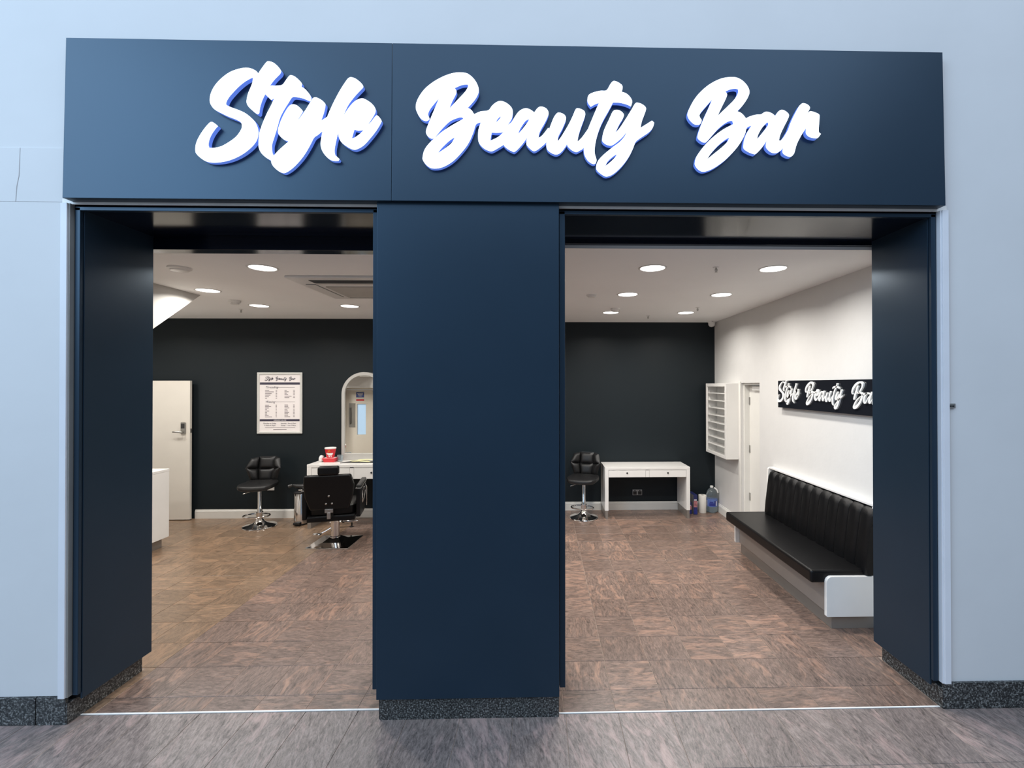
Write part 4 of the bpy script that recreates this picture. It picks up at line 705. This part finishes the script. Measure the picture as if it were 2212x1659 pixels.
# ------------------------------------------------------------------ bar stools
def stool(lab, loc, rz):
    t = thing('bar_stool', lab, 'stool', loc, rz, group='black padded swivel stools')
    MB().lathe([(.205, 0), (.212, .004), (.208, .012), (.175, .019), (.13, .030), (.09, .046), (.06, .070), (.045, .095), (.036, .11)], n=40).build('base', 'chrome', t, smooth=True, local=True)
    MB().lathe([(.036, .108), (.036, .16), (.031, .165), (.031, .25), (.027, .255), (.027, .515)], n=24).build('column', 'chrome', t, smooth=True, local=True)
    ring = [(.165*math.cos(a), -.085+.115*math.sin(a), .168) for a in [2*PI*i/28 for i in range(28)]]
    MB().tube(ring, .010, 8, closed=True).lathe([(.043, .14), (.043, .195)], n=20).build('footrest', 'chrome', t, smooth=True, local=True)
    MB().tube([(-.03, -.02, .505), (-.10, -.05, .49), (-.185, -.07, .462)], .006, 8).build('height_lever', 'steel', t, smooth=True, local=True)
    box('seat_plate', (-.09, .09, -.09, .09, .505, .522), 'black', t, local=True)
    vs, fs = pad(0, -.035, .565, .228, .205, .047, p=3.4, nu=12, nv=32)
    vs = [(x*(1-.10*max(0, y)/.2), y, z+.012*(abs(x)/.22)**2+(.012 if y > .05 else -.010*max(0, -y-.1)/.1)) for x, y, z in vs]
    se = MB().add(vs, fs).build('seat', 'leather_soft', t, smooth=True, local=True)
    # back: six pads, two rows of three, wings folded forward
    C_ = {0: (.088, .135, .60), 1: (.106, .165, .765), 2: (.100, .205, .928)}
    Wg = {0: (.155, .080, .61), 1: (.212, .060, .79), 2: (.172, .135, .915)}
    th = .045
    def padquad(q):
        """plump stitched pad over a quad: flat at the seams, swollen in the middle"""
        n_ = 8; q = [Vector(p) for p in q]; nrm = (q[1]-q[0]).cross(q[3]-q[0]).normalized()
        if nrm.y > 0: nrm = -nrm
        ctr = sum(q, Vector())/4; q = [ctr+(p-ctr)*1.0 for p in q]; vs = []
        for i in range(n_+1):
            for j in range(n_+1):
                u, v = i/n_, j/n_; p = (q[0]*(1-u)+q[1]*u)*(1-v)+(q[3]*(1-u)+q[2]*u)*v
                vs.append(tuple(p+nrm*(.034*((1-(2*u-1)**4)*(1-(2*v-1)**4))**.7-.008)))
        m_ = n_+1; fs = [(i*m_+j, (i+1)*m_+j, (i+1)*m_+j+1, i*m_+j+1) for i in range(n_) for j in range(n_)]
        k0 = len(vs); vs += [tuple(p-nrm*.03) for p in q]
        e0 = [i*m_ for i in range(m_)]; e1 = [n_*m_+j for j in range(m_)]; e2 = [i*m_+n_ for i in range(n_, -1, -1)]; e3 = list(range(n_, -1, -1))
        for e, (s0, s1) in zip((e0, e1, e2, e3), ((0, 1), (1, 2), (2, 3), (3, 0))): fs.append(tuple(e)+(k0+s1, k0+s0))
        fs.append((k0, k0+1, k0+2, k0+3))
        return MB().add(vs, fs).build('back_pad', 'leather_soft', t, smooth=True, local=True)
    for r in (0, 1):
        a, b_ = C_[r], C_[r+1]
        padquad([(-a[0], a[1], a[2]), (a[0], a[1], a[2]), (b_[0], b_[1], b_[2]), (-b_[0], b_[1], b_[2])])
        for s in (-1, 1):
            w0, w1 = Wg[r], Wg[r+1]
            q = [(s*a[0], a[1], a[2]), (s*w0[0], w0[1], w0[2]), (s*w1[0], w1[1], w1[2]), (s*b_[0], b_[1], b_[2])]
            padquad(q if s > 0 else [q[1], q[0], q[3], q[2]])
    # shell behind the pads
    cols = [[(-Wg[r][0], Wg[r][1]+.035, Wg[r][2]), (-C_[r][0], C_[r][1]+.04, C_[r][2]), (C_[r][0], C_[r][1]+.04, C_[r][2]), (Wg[r][0], Wg[r][1]+.035, Wg[r][2])] for r in range(3)]
    vs = [p for row in cols for p in row]+[(p[0], p[1]+.012, p[2]) for row in cols for p in row]
    fs = [(r*4+k, r*4+k+1, r*4+5+k, r*4+4+k) for r in (0, 1) for k in range(3)]; fs += [tuple(i+12 for i in f[::-1]) for f in fs]
    ed = [0, 1, 2, 3, 7, 11, 10, 9, 8, 4]; fs += [(ed[i], ed[(i+1) % 10], ed[(i+1) % 10]+12, ed[i]+12) for i in range(10)]
    MB().add(vs, fs).build('back_shell', 'black', t, local=True)
    MB().tube([(0, .10, .53), (0, .17, .54), (0, .205, .60), (0, .215, .68)], .03, 8).build('back_bracket', 'black', t, smooth=True, local=True)
    return t
stool('black padded swivel stool on round chrome base below the price list', (-3.905, 6.50, 0), math.radians(5))
stool('black padded swivel stool on round chrome base beside right white desk', (.604, 6.80, 0), math.radians(-20))

# ------------------------------------------------------------------ barber chair
t = thing('barber_chair', 'black barber chair seen from behind on a square chrome base', 'chair', (-2.565, 5.80, 0))
b = MB(); q0 = [(-.255, -.24, 0), (.255, -.24, 0), (.255, .24, 0), (-.255, .24, 0)]
lv = [[(x, y, 0) for x, y, _ in q0], [(x, y, .010) for x, y, _ in q0], [(x*.97, y*.97, .014) for x, y, _ in q0], [(x*.45, y*.45, .032) for x, y, _ in q0], [(x*.22, y*.22, .075) for x, y, _ in q0]]
vs = [p for l_ in lv for p in l_]; fs = [(i*4+k, i*4+(k+1) % 4, i*4+4+(k+1) % 4, i*4+4+k) for i in range(4) for k in range(4)]+[(3, 2, 1, 0), (16, 17, 18, 19)]
b.add(vs, fs).build('base_plate', 'chrome', t, local=True, bevel=.002)
MB().lathe([(.06, .06), (.06, .085), (.052, .09), (.052, .27), (.058, .275), (.058, .30), (.04, .305), (.04, .37)], n=24).build('hydraulic_column', 'chrome', t, smooth=True, local=True)
pl = MB().tube([(-.03, -.03, .20), (-.10, -.05, .16), (-.15, -.06, .135)], .008).build('pump_lever', 'chrome', t, smooth=True, local=True)
vs, fs = pad(-.185, -.07, .128, .055, .03, .010, p=3, nu=6, nv=14); MB().add(vs, fs).build('pump_pedal', 'chrome', pl, smooth=True, local=True)
CH = Matrix.Rotation(math.radians(14), 4, 'Z')
def up_part(b, name, m, par=None, **k):
    b.v = [tuple(CH@Vector(v)) for v in b.v]; return b.build(name, m, par or t, local=True, **k)
up_part(MB().box(-.262, .262, -.27, .26, .335, .40), 'seat_frame', 'leather', bevel=.012)
vs, fs = pad(0, .03, .455, .262, .27, .065, p=6, nu=10, nv=28); up_part(MB().add(vs, fs), 'seat', 'leather', smooth=True)
bk = [(-.21, -.285, .50), (.21, -.285, .50), (.258, -.315, .66), (.272, -.335, .79), (.238, -.36, .912), (-.262, -.36, .912), (-.270, -.335, .79), (-.258, -.315, .66)]
n = len(bk); vs = bk+[(x*.98, y-.085, z) for x, y, z in bk]
bb = up_part(MB().add(vs, [tuple(range(n)), tuple(range(2*n-1, n-1, -1))]+[(i, (i+1) % n, n+(i+1) % n, n+i) for i in range(n)]), 'backrest', 'leather', bevel=.02, seg=4, smooth=True)
hr = up_part(MB().box(-.112, .112, -.455, -.365, .915, 1.012), 'headrest', 'leather', bevel=.022, seg=4, smooth=True)
up_part(MB().tube([(-.03, -.41, .86), (-.03, -.41, .93)], .007).tube([(.03, -.41, .86), (.03, -.41, .93)], .007), 'headrest_post', 'chrome', hr, smooth=True)
br = up_part(MB().box(-.045, .045, -.395, -.36, .470, .515).box(-.02, .02, -.40, -.20, .40, .475), 'recline_bracket', 'steel', bevel=.004)
for x, z in ((0, .665), (-.032, .575), (.032, .575)):
    up_part(MB().lathe([(.011, 0), (.011, -.006), (.004, -.011)], (x, -.415+(.80-z)*.13, z), n=12, axis='y'), 'bolt', 'steel', bb, smooth=True)
for s in (-1, 1):
    a, b_ = sorted((s*.272, s*.318))
    pts = [(-.235, .36), (.10, .345), (.25, .40), (.30, .46), (.30, .70), (-.235, .70)]
    pn = up_part(MB().prism(pts, 'x', a, b_), 'side_panel', 'leather', bevel=.008)
    ar = up_part(MB().box(a-.006, b_+.006, -.20, .30, .702, .738), 'armrest', 'leather_soft', bevel=.012, seg=3, smooth=True)
    up_part(MB().box(a-.010, b_+.010, -.235, .305, .698, .706), 'armrest_rail', 'steel', ar, bevel=.002)
    xx = s*.323
    def yz(u, v): return (xx, -.22+.52*(u-280)/370, .70-.35*(v-430)/760)
    sw = [yz(*p) for p in ((372, 870), (366, 700), (385, 590), (410, 515), (440, 505), (480, 545), (520, 520), (550, 460), (575, 420), (598, 455), (590, 540), (560, 640), (520, 740), (460, 840), (410, 890))]
    up_part(MB().tube(sw, .006, 6, closed=True), 'chrome_ornament', 'chrome', pn, smooth=True)
    for p_ in ((400, 790), (535, 590)):
        up_part(MB().tube([yz(p_[0]-16, p_[1]+20), yz(p_[0]+16, p_[1]-20)], .014, 8), 'ornament_stud', 'chrome', pn, smooth=True)
    f_ = s*.012
    up_part(MB().tube([yz(600, 540), (xx+f_, *yz(600, 600)[1:]), (xx+f_, *yz(600, 1120)[1:]), yz(480, 1140)], .005, 6), 'towel_bar', 'chrome', pn, smooth=True)
up_part(MB().hexa([(-.08, .28, .39), (.08, .28, .39), (.07, .40, .17), (-.07, .40, .17)], [(-.08, .32, .40), (.08, .32, .40), (.07, .44, .18), (-.07, .44, .18)]), 'calf_rest', 'leather', bevel=.008)
fr = up_part(MB().tube([(-.18, .63, .078), (-.165, .63, .08), (.165, .63, .08), (.18, .63, .078)], [.010, .020, .020, .010], 12), 'footrest', 'chrome', smooth=True)
for s in (-1, 1): up_part(MB().tube([(s*.10, .63, .072), (s*.10, .63, .012), (s*.10, .63, .003)], [.010, .010, .028], 10), 'footrest_leg', 'black', fr, smooth=True)
up_part(MB().tube([(0, .42, .18), (0, .50, .11), (0, .60, .076)], .010), 'footrest_arm', 'black', fr, smooth=True)

# ------------------------------------------------------------------ pedal bin with a hair dryer on its lid
bx, by = -3.385, 6.60
t = thing('pedal_bin', 'slim chrome pedal bin between the left stool and barber chair', 'bin', (bx, by, 0))
MB().lathe([(.098, .022), (.098, .43), (.094, .435)], (bx, by, 0), n=28).build('body', 'chrome', t, smooth=True)
MB().lathe([(.102, 0), (.104, .006), (.102, .022)], (bx, by, 0), n=28).build('foot_ring', 'black', t, smooth=True)
MB().lathe([(.099, .435), (.099, .452), (.08, .466), (.03, .472)], (bx, by, 0), n=28).build('lid', 'black', t, smooth=True)
box('pedal', (bx-.045, bx+.045, by-.145, by-.09, .022, .050), 'black', t, bevel=.004)
t = thing('hair_dryer', 'black and silver hair dryer lying on the pedal bin lid', 'hair dryer', (bx, by, .472))
MB().tube([(bx-.11, by-.02, .545), (bx-.07, by-.02, .535), (bx-.02, by-.01, .525), (bx+.03, by, .52), (bx+.06, by, .518)], [.018, .026, .036, .042, .036], 12).build('barrel', 'black', t, smooth=True)
MB().tube([(bx-.165, by-.03, .528), (bx-.115, by-.02, .545)], [.026, .020], 10).build('nozzle', 'dark_metal', t, smooth=True)
MB().tube([(bx+.0, by, .525), (bx-.01, by-.02, .492), (bx+.02, by-.05, .486)], [.020, .017, .015], 10).build('handle', 'black', t, smooth=True)
MB().lathe([(.03, -.004), (.03, .012), (.012, .016)], (bx+.05, by, .52), n=14, axis='x').build('rear_grille', 'steel', t, smooth=True)
MB().box(bx-.01, bx+.07, by-.075, by-.04, .472, .494).build('clip', 'steel', t, bevel=.004)

# ------------------------------------------------------------------ things on the left desk
HD = .868
t = thing('food_carton', 'red takeaway carton on the left desk under a red cup', 'food box', (-2.985, 6.60, HD))
MB().hexa([(-3.055, 6.545, HD), (-2.915, 6.545, HD), (-2.915, 6.65, HD), (-3.055, 6.65, HD)], [(-3.075, 6.53, HD+.058), (-2.895, 6.53, HD+.058), (-2.895, 6.665, HD+.058), (-3.075, 6.665, HD+.058)]).build('tray', 'red', t, bevel=.003)
box('inner_card', (-3.06, -2.91, 6.54, 6.655, HD+.056, HD+.0595), 'white_card', t)
t = thing('paper_cup', 'large red paper cup with white and yellow print on the carton', 'cup', (-2.985, 6.595, HD+.0595))
zc = HD+.0595
MB().lathe([(.050, zc), (.072, zc+.125)], (-2.985, 6.595, 0), n=28).build('cup_wall', 'red', t, smooth=True)
MB().lathe([(.074, zc+.125), (.076, zc+.13), (.074, zc+.142), (.066, zc+.143)], (-2.985, 6.595, 0), n=28).build('rim', 'white_card', t, smooth=True)
def cupp(a, h, g=.0012): 
    r = .050+.022*h/.125+g; return (-2.985+r*math.sin(a), 6.595-r*math.cos(a), zc+h)
b = MB()
for a0, a1, h0, h1 in ((-.35, .95, .048, .070), (-.1, .8, .035, .048), (-.5, -.1, .06, .074), (.1, .35, .012, .026), (.5, .75, .010, .024), (-.2, 0, .014, .024)):
    vs = [cupp(a0+(a1-a0)*i/6, h) for i in range(7) for h in (h0, h1)]; b.add(vs, [(2*i, 2*i+2, 2*i+3, 2*i+1) for i in range(6)])
b.build('white_print', 'white_card', t)
MB().tube([cupp(a, h) for a, h in ((-.05, .082), (-.02, .105), (.08, .112), (.15, .088), (.22, .112), (.32, .105), (.35, .082))], .0028, 5).build('yellow_mark', 'yellow', t)
t = thing('napkin', 'crumpled white napkin left of the red carton', 'napkin', (-3.09, 6.60, HD))
vs, fs = pad(-3.112, 6.60, HD+.045, .028, .045, .044, p=2.6, nu=7, nv=12)
rr = random.Random(5); vs = [(x+rr.uniform(-.006, .006), y+rr.uniform(-.006, .006), max(HD+.001, z+rr.uniform(-.006, .006))) for x, y, z in vs]
MB().add(vs, fs).build('sheet', 'white_card', t)
t = thing('plastic_cup', 'clear plastic cup right of the red carton', 'cup', (-2.865, 6.62, HD))
MB().lathe([(.030, HD), (.040, HD+.085), (.042, HD+.088), (.039, HD+.086), (.029, HD+.004)], (-2.86, 6.62, 0), n=20).build('wall', 'bottle', t, smooth=True)
t = thing('metal_tray', 'flat dark tray on the left desk before the mirror', 'tray', (-2.50, 6.54, HD))
MB().prism([(-2.80, 6.47), (-2.28, 6.47), (-2.28, 6.64), (-2.70, 6.64)], 'z', HD, HD+.006).build('plate', 'dark_metal', t, bevel=.002)
t = thing('paper_strips', 'loose pale yellow paper strips lying on the dark tray', 'paper', (-2.52, 6.56, HD+.006))
for i, (a0, a1, yy, z) in enumerate(((-2.66, -2.40, 6.51, .004), (-2.70, -2.44, 6.55, .012), (-2.60, -2.36, 6.57, .020))):
    pts = [(a0+(a1-a0)*k/8, yy+.012*math.sin(k*.8+i), HD+.008+z+.010*math.sin(PI*k/8)) for k in range(9)]
    vs = [(x, y+s*.02, z_) for x, y, z_ in pts for s in (-1, 1)]; n = len(vs)
    vs += [(x, y, z_-.002) for x, y, z_ in vs]
    fs = [(2*k, 2*k+2, 2*k+3, 2*k+1) for k in range(8)]+[(n+2*k, n+2*k+1, n+2*k+3, n+2*k+2) for k in range(8)]
    MB().add(vs, fs+[(2*k, n+2*k, n+2*k+2, 2*k+2) for k in range(8)]+[(2*k+1, 2*k+3, n+2*k+3, n+2*k+1) for k in range(8)]).build('strip', 'pale_yellow', t)

# ------------------------------------------------------------------ things on the floor by the right desk
t = thing('water_bottle', 'large clear water bottle with blue label in the rear corner', 'bottle', (2.59, 7.05, 0))
cx, cy = 2.592, 7.052
MB().lathe([(.06, .001), (.082, .008), (.086, .03), (.083, .045), (.086, .06), (.086, .215), (.088, .225), (.086, .26), (.070, .315), (.045, .348), (.022, .365), (.020, .378)], (cx, cy, 0), n=32).build('body', 'bottle', t, smooth=True)
MB().lathe([(.078, .012), (.081, .05), (.081, .16)], (cx, cy, 0), n=28).build('water', 'water', t, smooth=True)
lb = MB().lathe([(.0868, .095), (.0868, .21)], (cx, cy, 0), n=32); lb.f = lb.f[:-2]; lb.m = lb.m[:-2]; lb = lb.build('label', 'blue_label', t, smooth=True)
def cyl(a, h, r): return (cx+r*math.sin(a), cy-r*math.cos(a), h)
b = MB()
for a0, a1, h0, h1, mi in ((-.75, .35, .105, .15, 0), (-.7, -.1, .155, .17, 0), (.1, .4, .15, .185, 0), (.42, .6, .11, .18, 1), (-1.3, -1.15, .10, .19, 1)):
    vs = [cyl(a0+(a1-a0)*i/6, h, .0876) for i in range(7) for h in (h0, h1)]; b.add(vs, [(2*i, 2*i+2, 2*i+3, 2*i+1) for i in range(6)], mi)
b.build('label_print', ['navy_label', 'white_card'], lb)
MB().lathe([(.024, .372), (.024, .395), (.020, .398)], (cx, cy, 0), n=20).build('cap', 'white_plastic', t, smooth=True)
MB().tube([(cx+.03, cy-.02, .372), (cx+.066, cy-.035, .345), (cx+.082, cy-.04, .30)], .011, 8).build('handle', 'white_plastic', t, smooth=True)
t = thing('paper_towel_roll', 'white kitchen paper roll standing between cartons and water bottle', 'paper roll', (2.437, 7.02, 0))
MB().lathe([(.056, 0), (.058, .004), (.058, .262), (.056, .266), (.021, .266)], (2.437, 7.02, 0), n=28).build('paper', 'tissue', t, smooth=True)
MB().lathe([(.021, .264), (.021, .2675), (.019, .2675)], (2.437, 7.02, 0), n=20).build('core', 'taupe', t, smooth=True)
t = thing('spray_bottle', 'small white bottle half hidden behind the kitchen roll', 'bottle', (2.482, 7.135, 0))
MB().lathe([(.024, 0), (.026, .01), (.026, .12), (.012, .145)], (2.482, 7.135, 0), n=18).build('body', 'white_plastic', t, smooth=True)
MB().lathe([(.014, .143), (.014, .165)], (2.482, 7.135, 0), n=14).box(2.464, 2.519, 7.125, 7.145, .163, .185).build('spray_head', 'white_card', t)
def carton(lab, x0, x1, y0, y1, h):
    t = thing('carton', lab, 'box', ((x0+x1)/2, (y0+y1)/2, 0), group='printed cartons on the floor')
    box('card', (x0, x1, y0, y1, 0, h), 'blue_card', t, bevel=.002)
    box('plain_side', (x0-.001, x0+.0005, y0+.003, y1-.003, .004, h-.004), 'grey_plastic', t)
    box('pink_picture', (x0+.004, x1-.004, y0-.001, y0+.0005, h*.38, h*.70), 'pink_card', t)
    box('white_panel', (x0+.008, x1-.012, y0-.0014, y0-.0006, h*.72, h*.78), 'white_card', t)
    box('navy_panel', (x0+.006, x1-.008, y0-.001, y0+.0005, h*.04, h*.27), 'navy_label', t)
carton('tall slim blue printed carton standing right of the white desk', 2.262, 2.322, 6.90, 7.15, .292)
carton('low dark blue carton squeezed between desk and taller carton', 2.185, 2.245, 6.93, 7.12, .175)

# ------------------------------------------------------------------ small fittings on the walls
t = thing('wall_socket', 'white socket plate on charcoal wall behind the left stool', 'socket', (-3.985, YB1, .45), group='wall sockets')
box('plate', (-4.035, -3.935, YB1-.012, YB1, .405, .495), 'white_plastic', t, bevel=.003)
box('rocker', (-3.995, -3.975, YB1-.016, YB1-.012, .455, .475), 'white_card', t)
t = thing('wall_socket', 'charcoal double socket on the wall under the right desk', 'socket', (1.475, YB2, .27), group='wall sockets')
pl = box('plate', (1.40, 1.55, YB2-.010, YB2, .228, .315), 'grey_plastic', t, bevel=.003)
for x in (1.437, 1.513):
    box('socket_face', (x-.028, x+.028, YB2-.012, YB2-.0095, .236, .288), 'black', pl)
    box('rocker', (x-.010, x+.010, YB2-.014, YB2-.0095, .292, .308), 'black', pl)
t = thing('wall_bracket', 'small grey metal bracket on the pale wall right of the shopfront', 'bracket', (2.472, 2.75, 1.82))
box('plate', (2.448, 2.495, 2.738, 2.75, 1.806, 1.834), 'steel', t, bevel=.002)
for x in (2.462, 2.479): MB().lathe([(.005, 0), (.005, -.004), (.003, -.005)], (x, 2.738, 1.819), n=10, axis='y').build('screw', 'black', t)
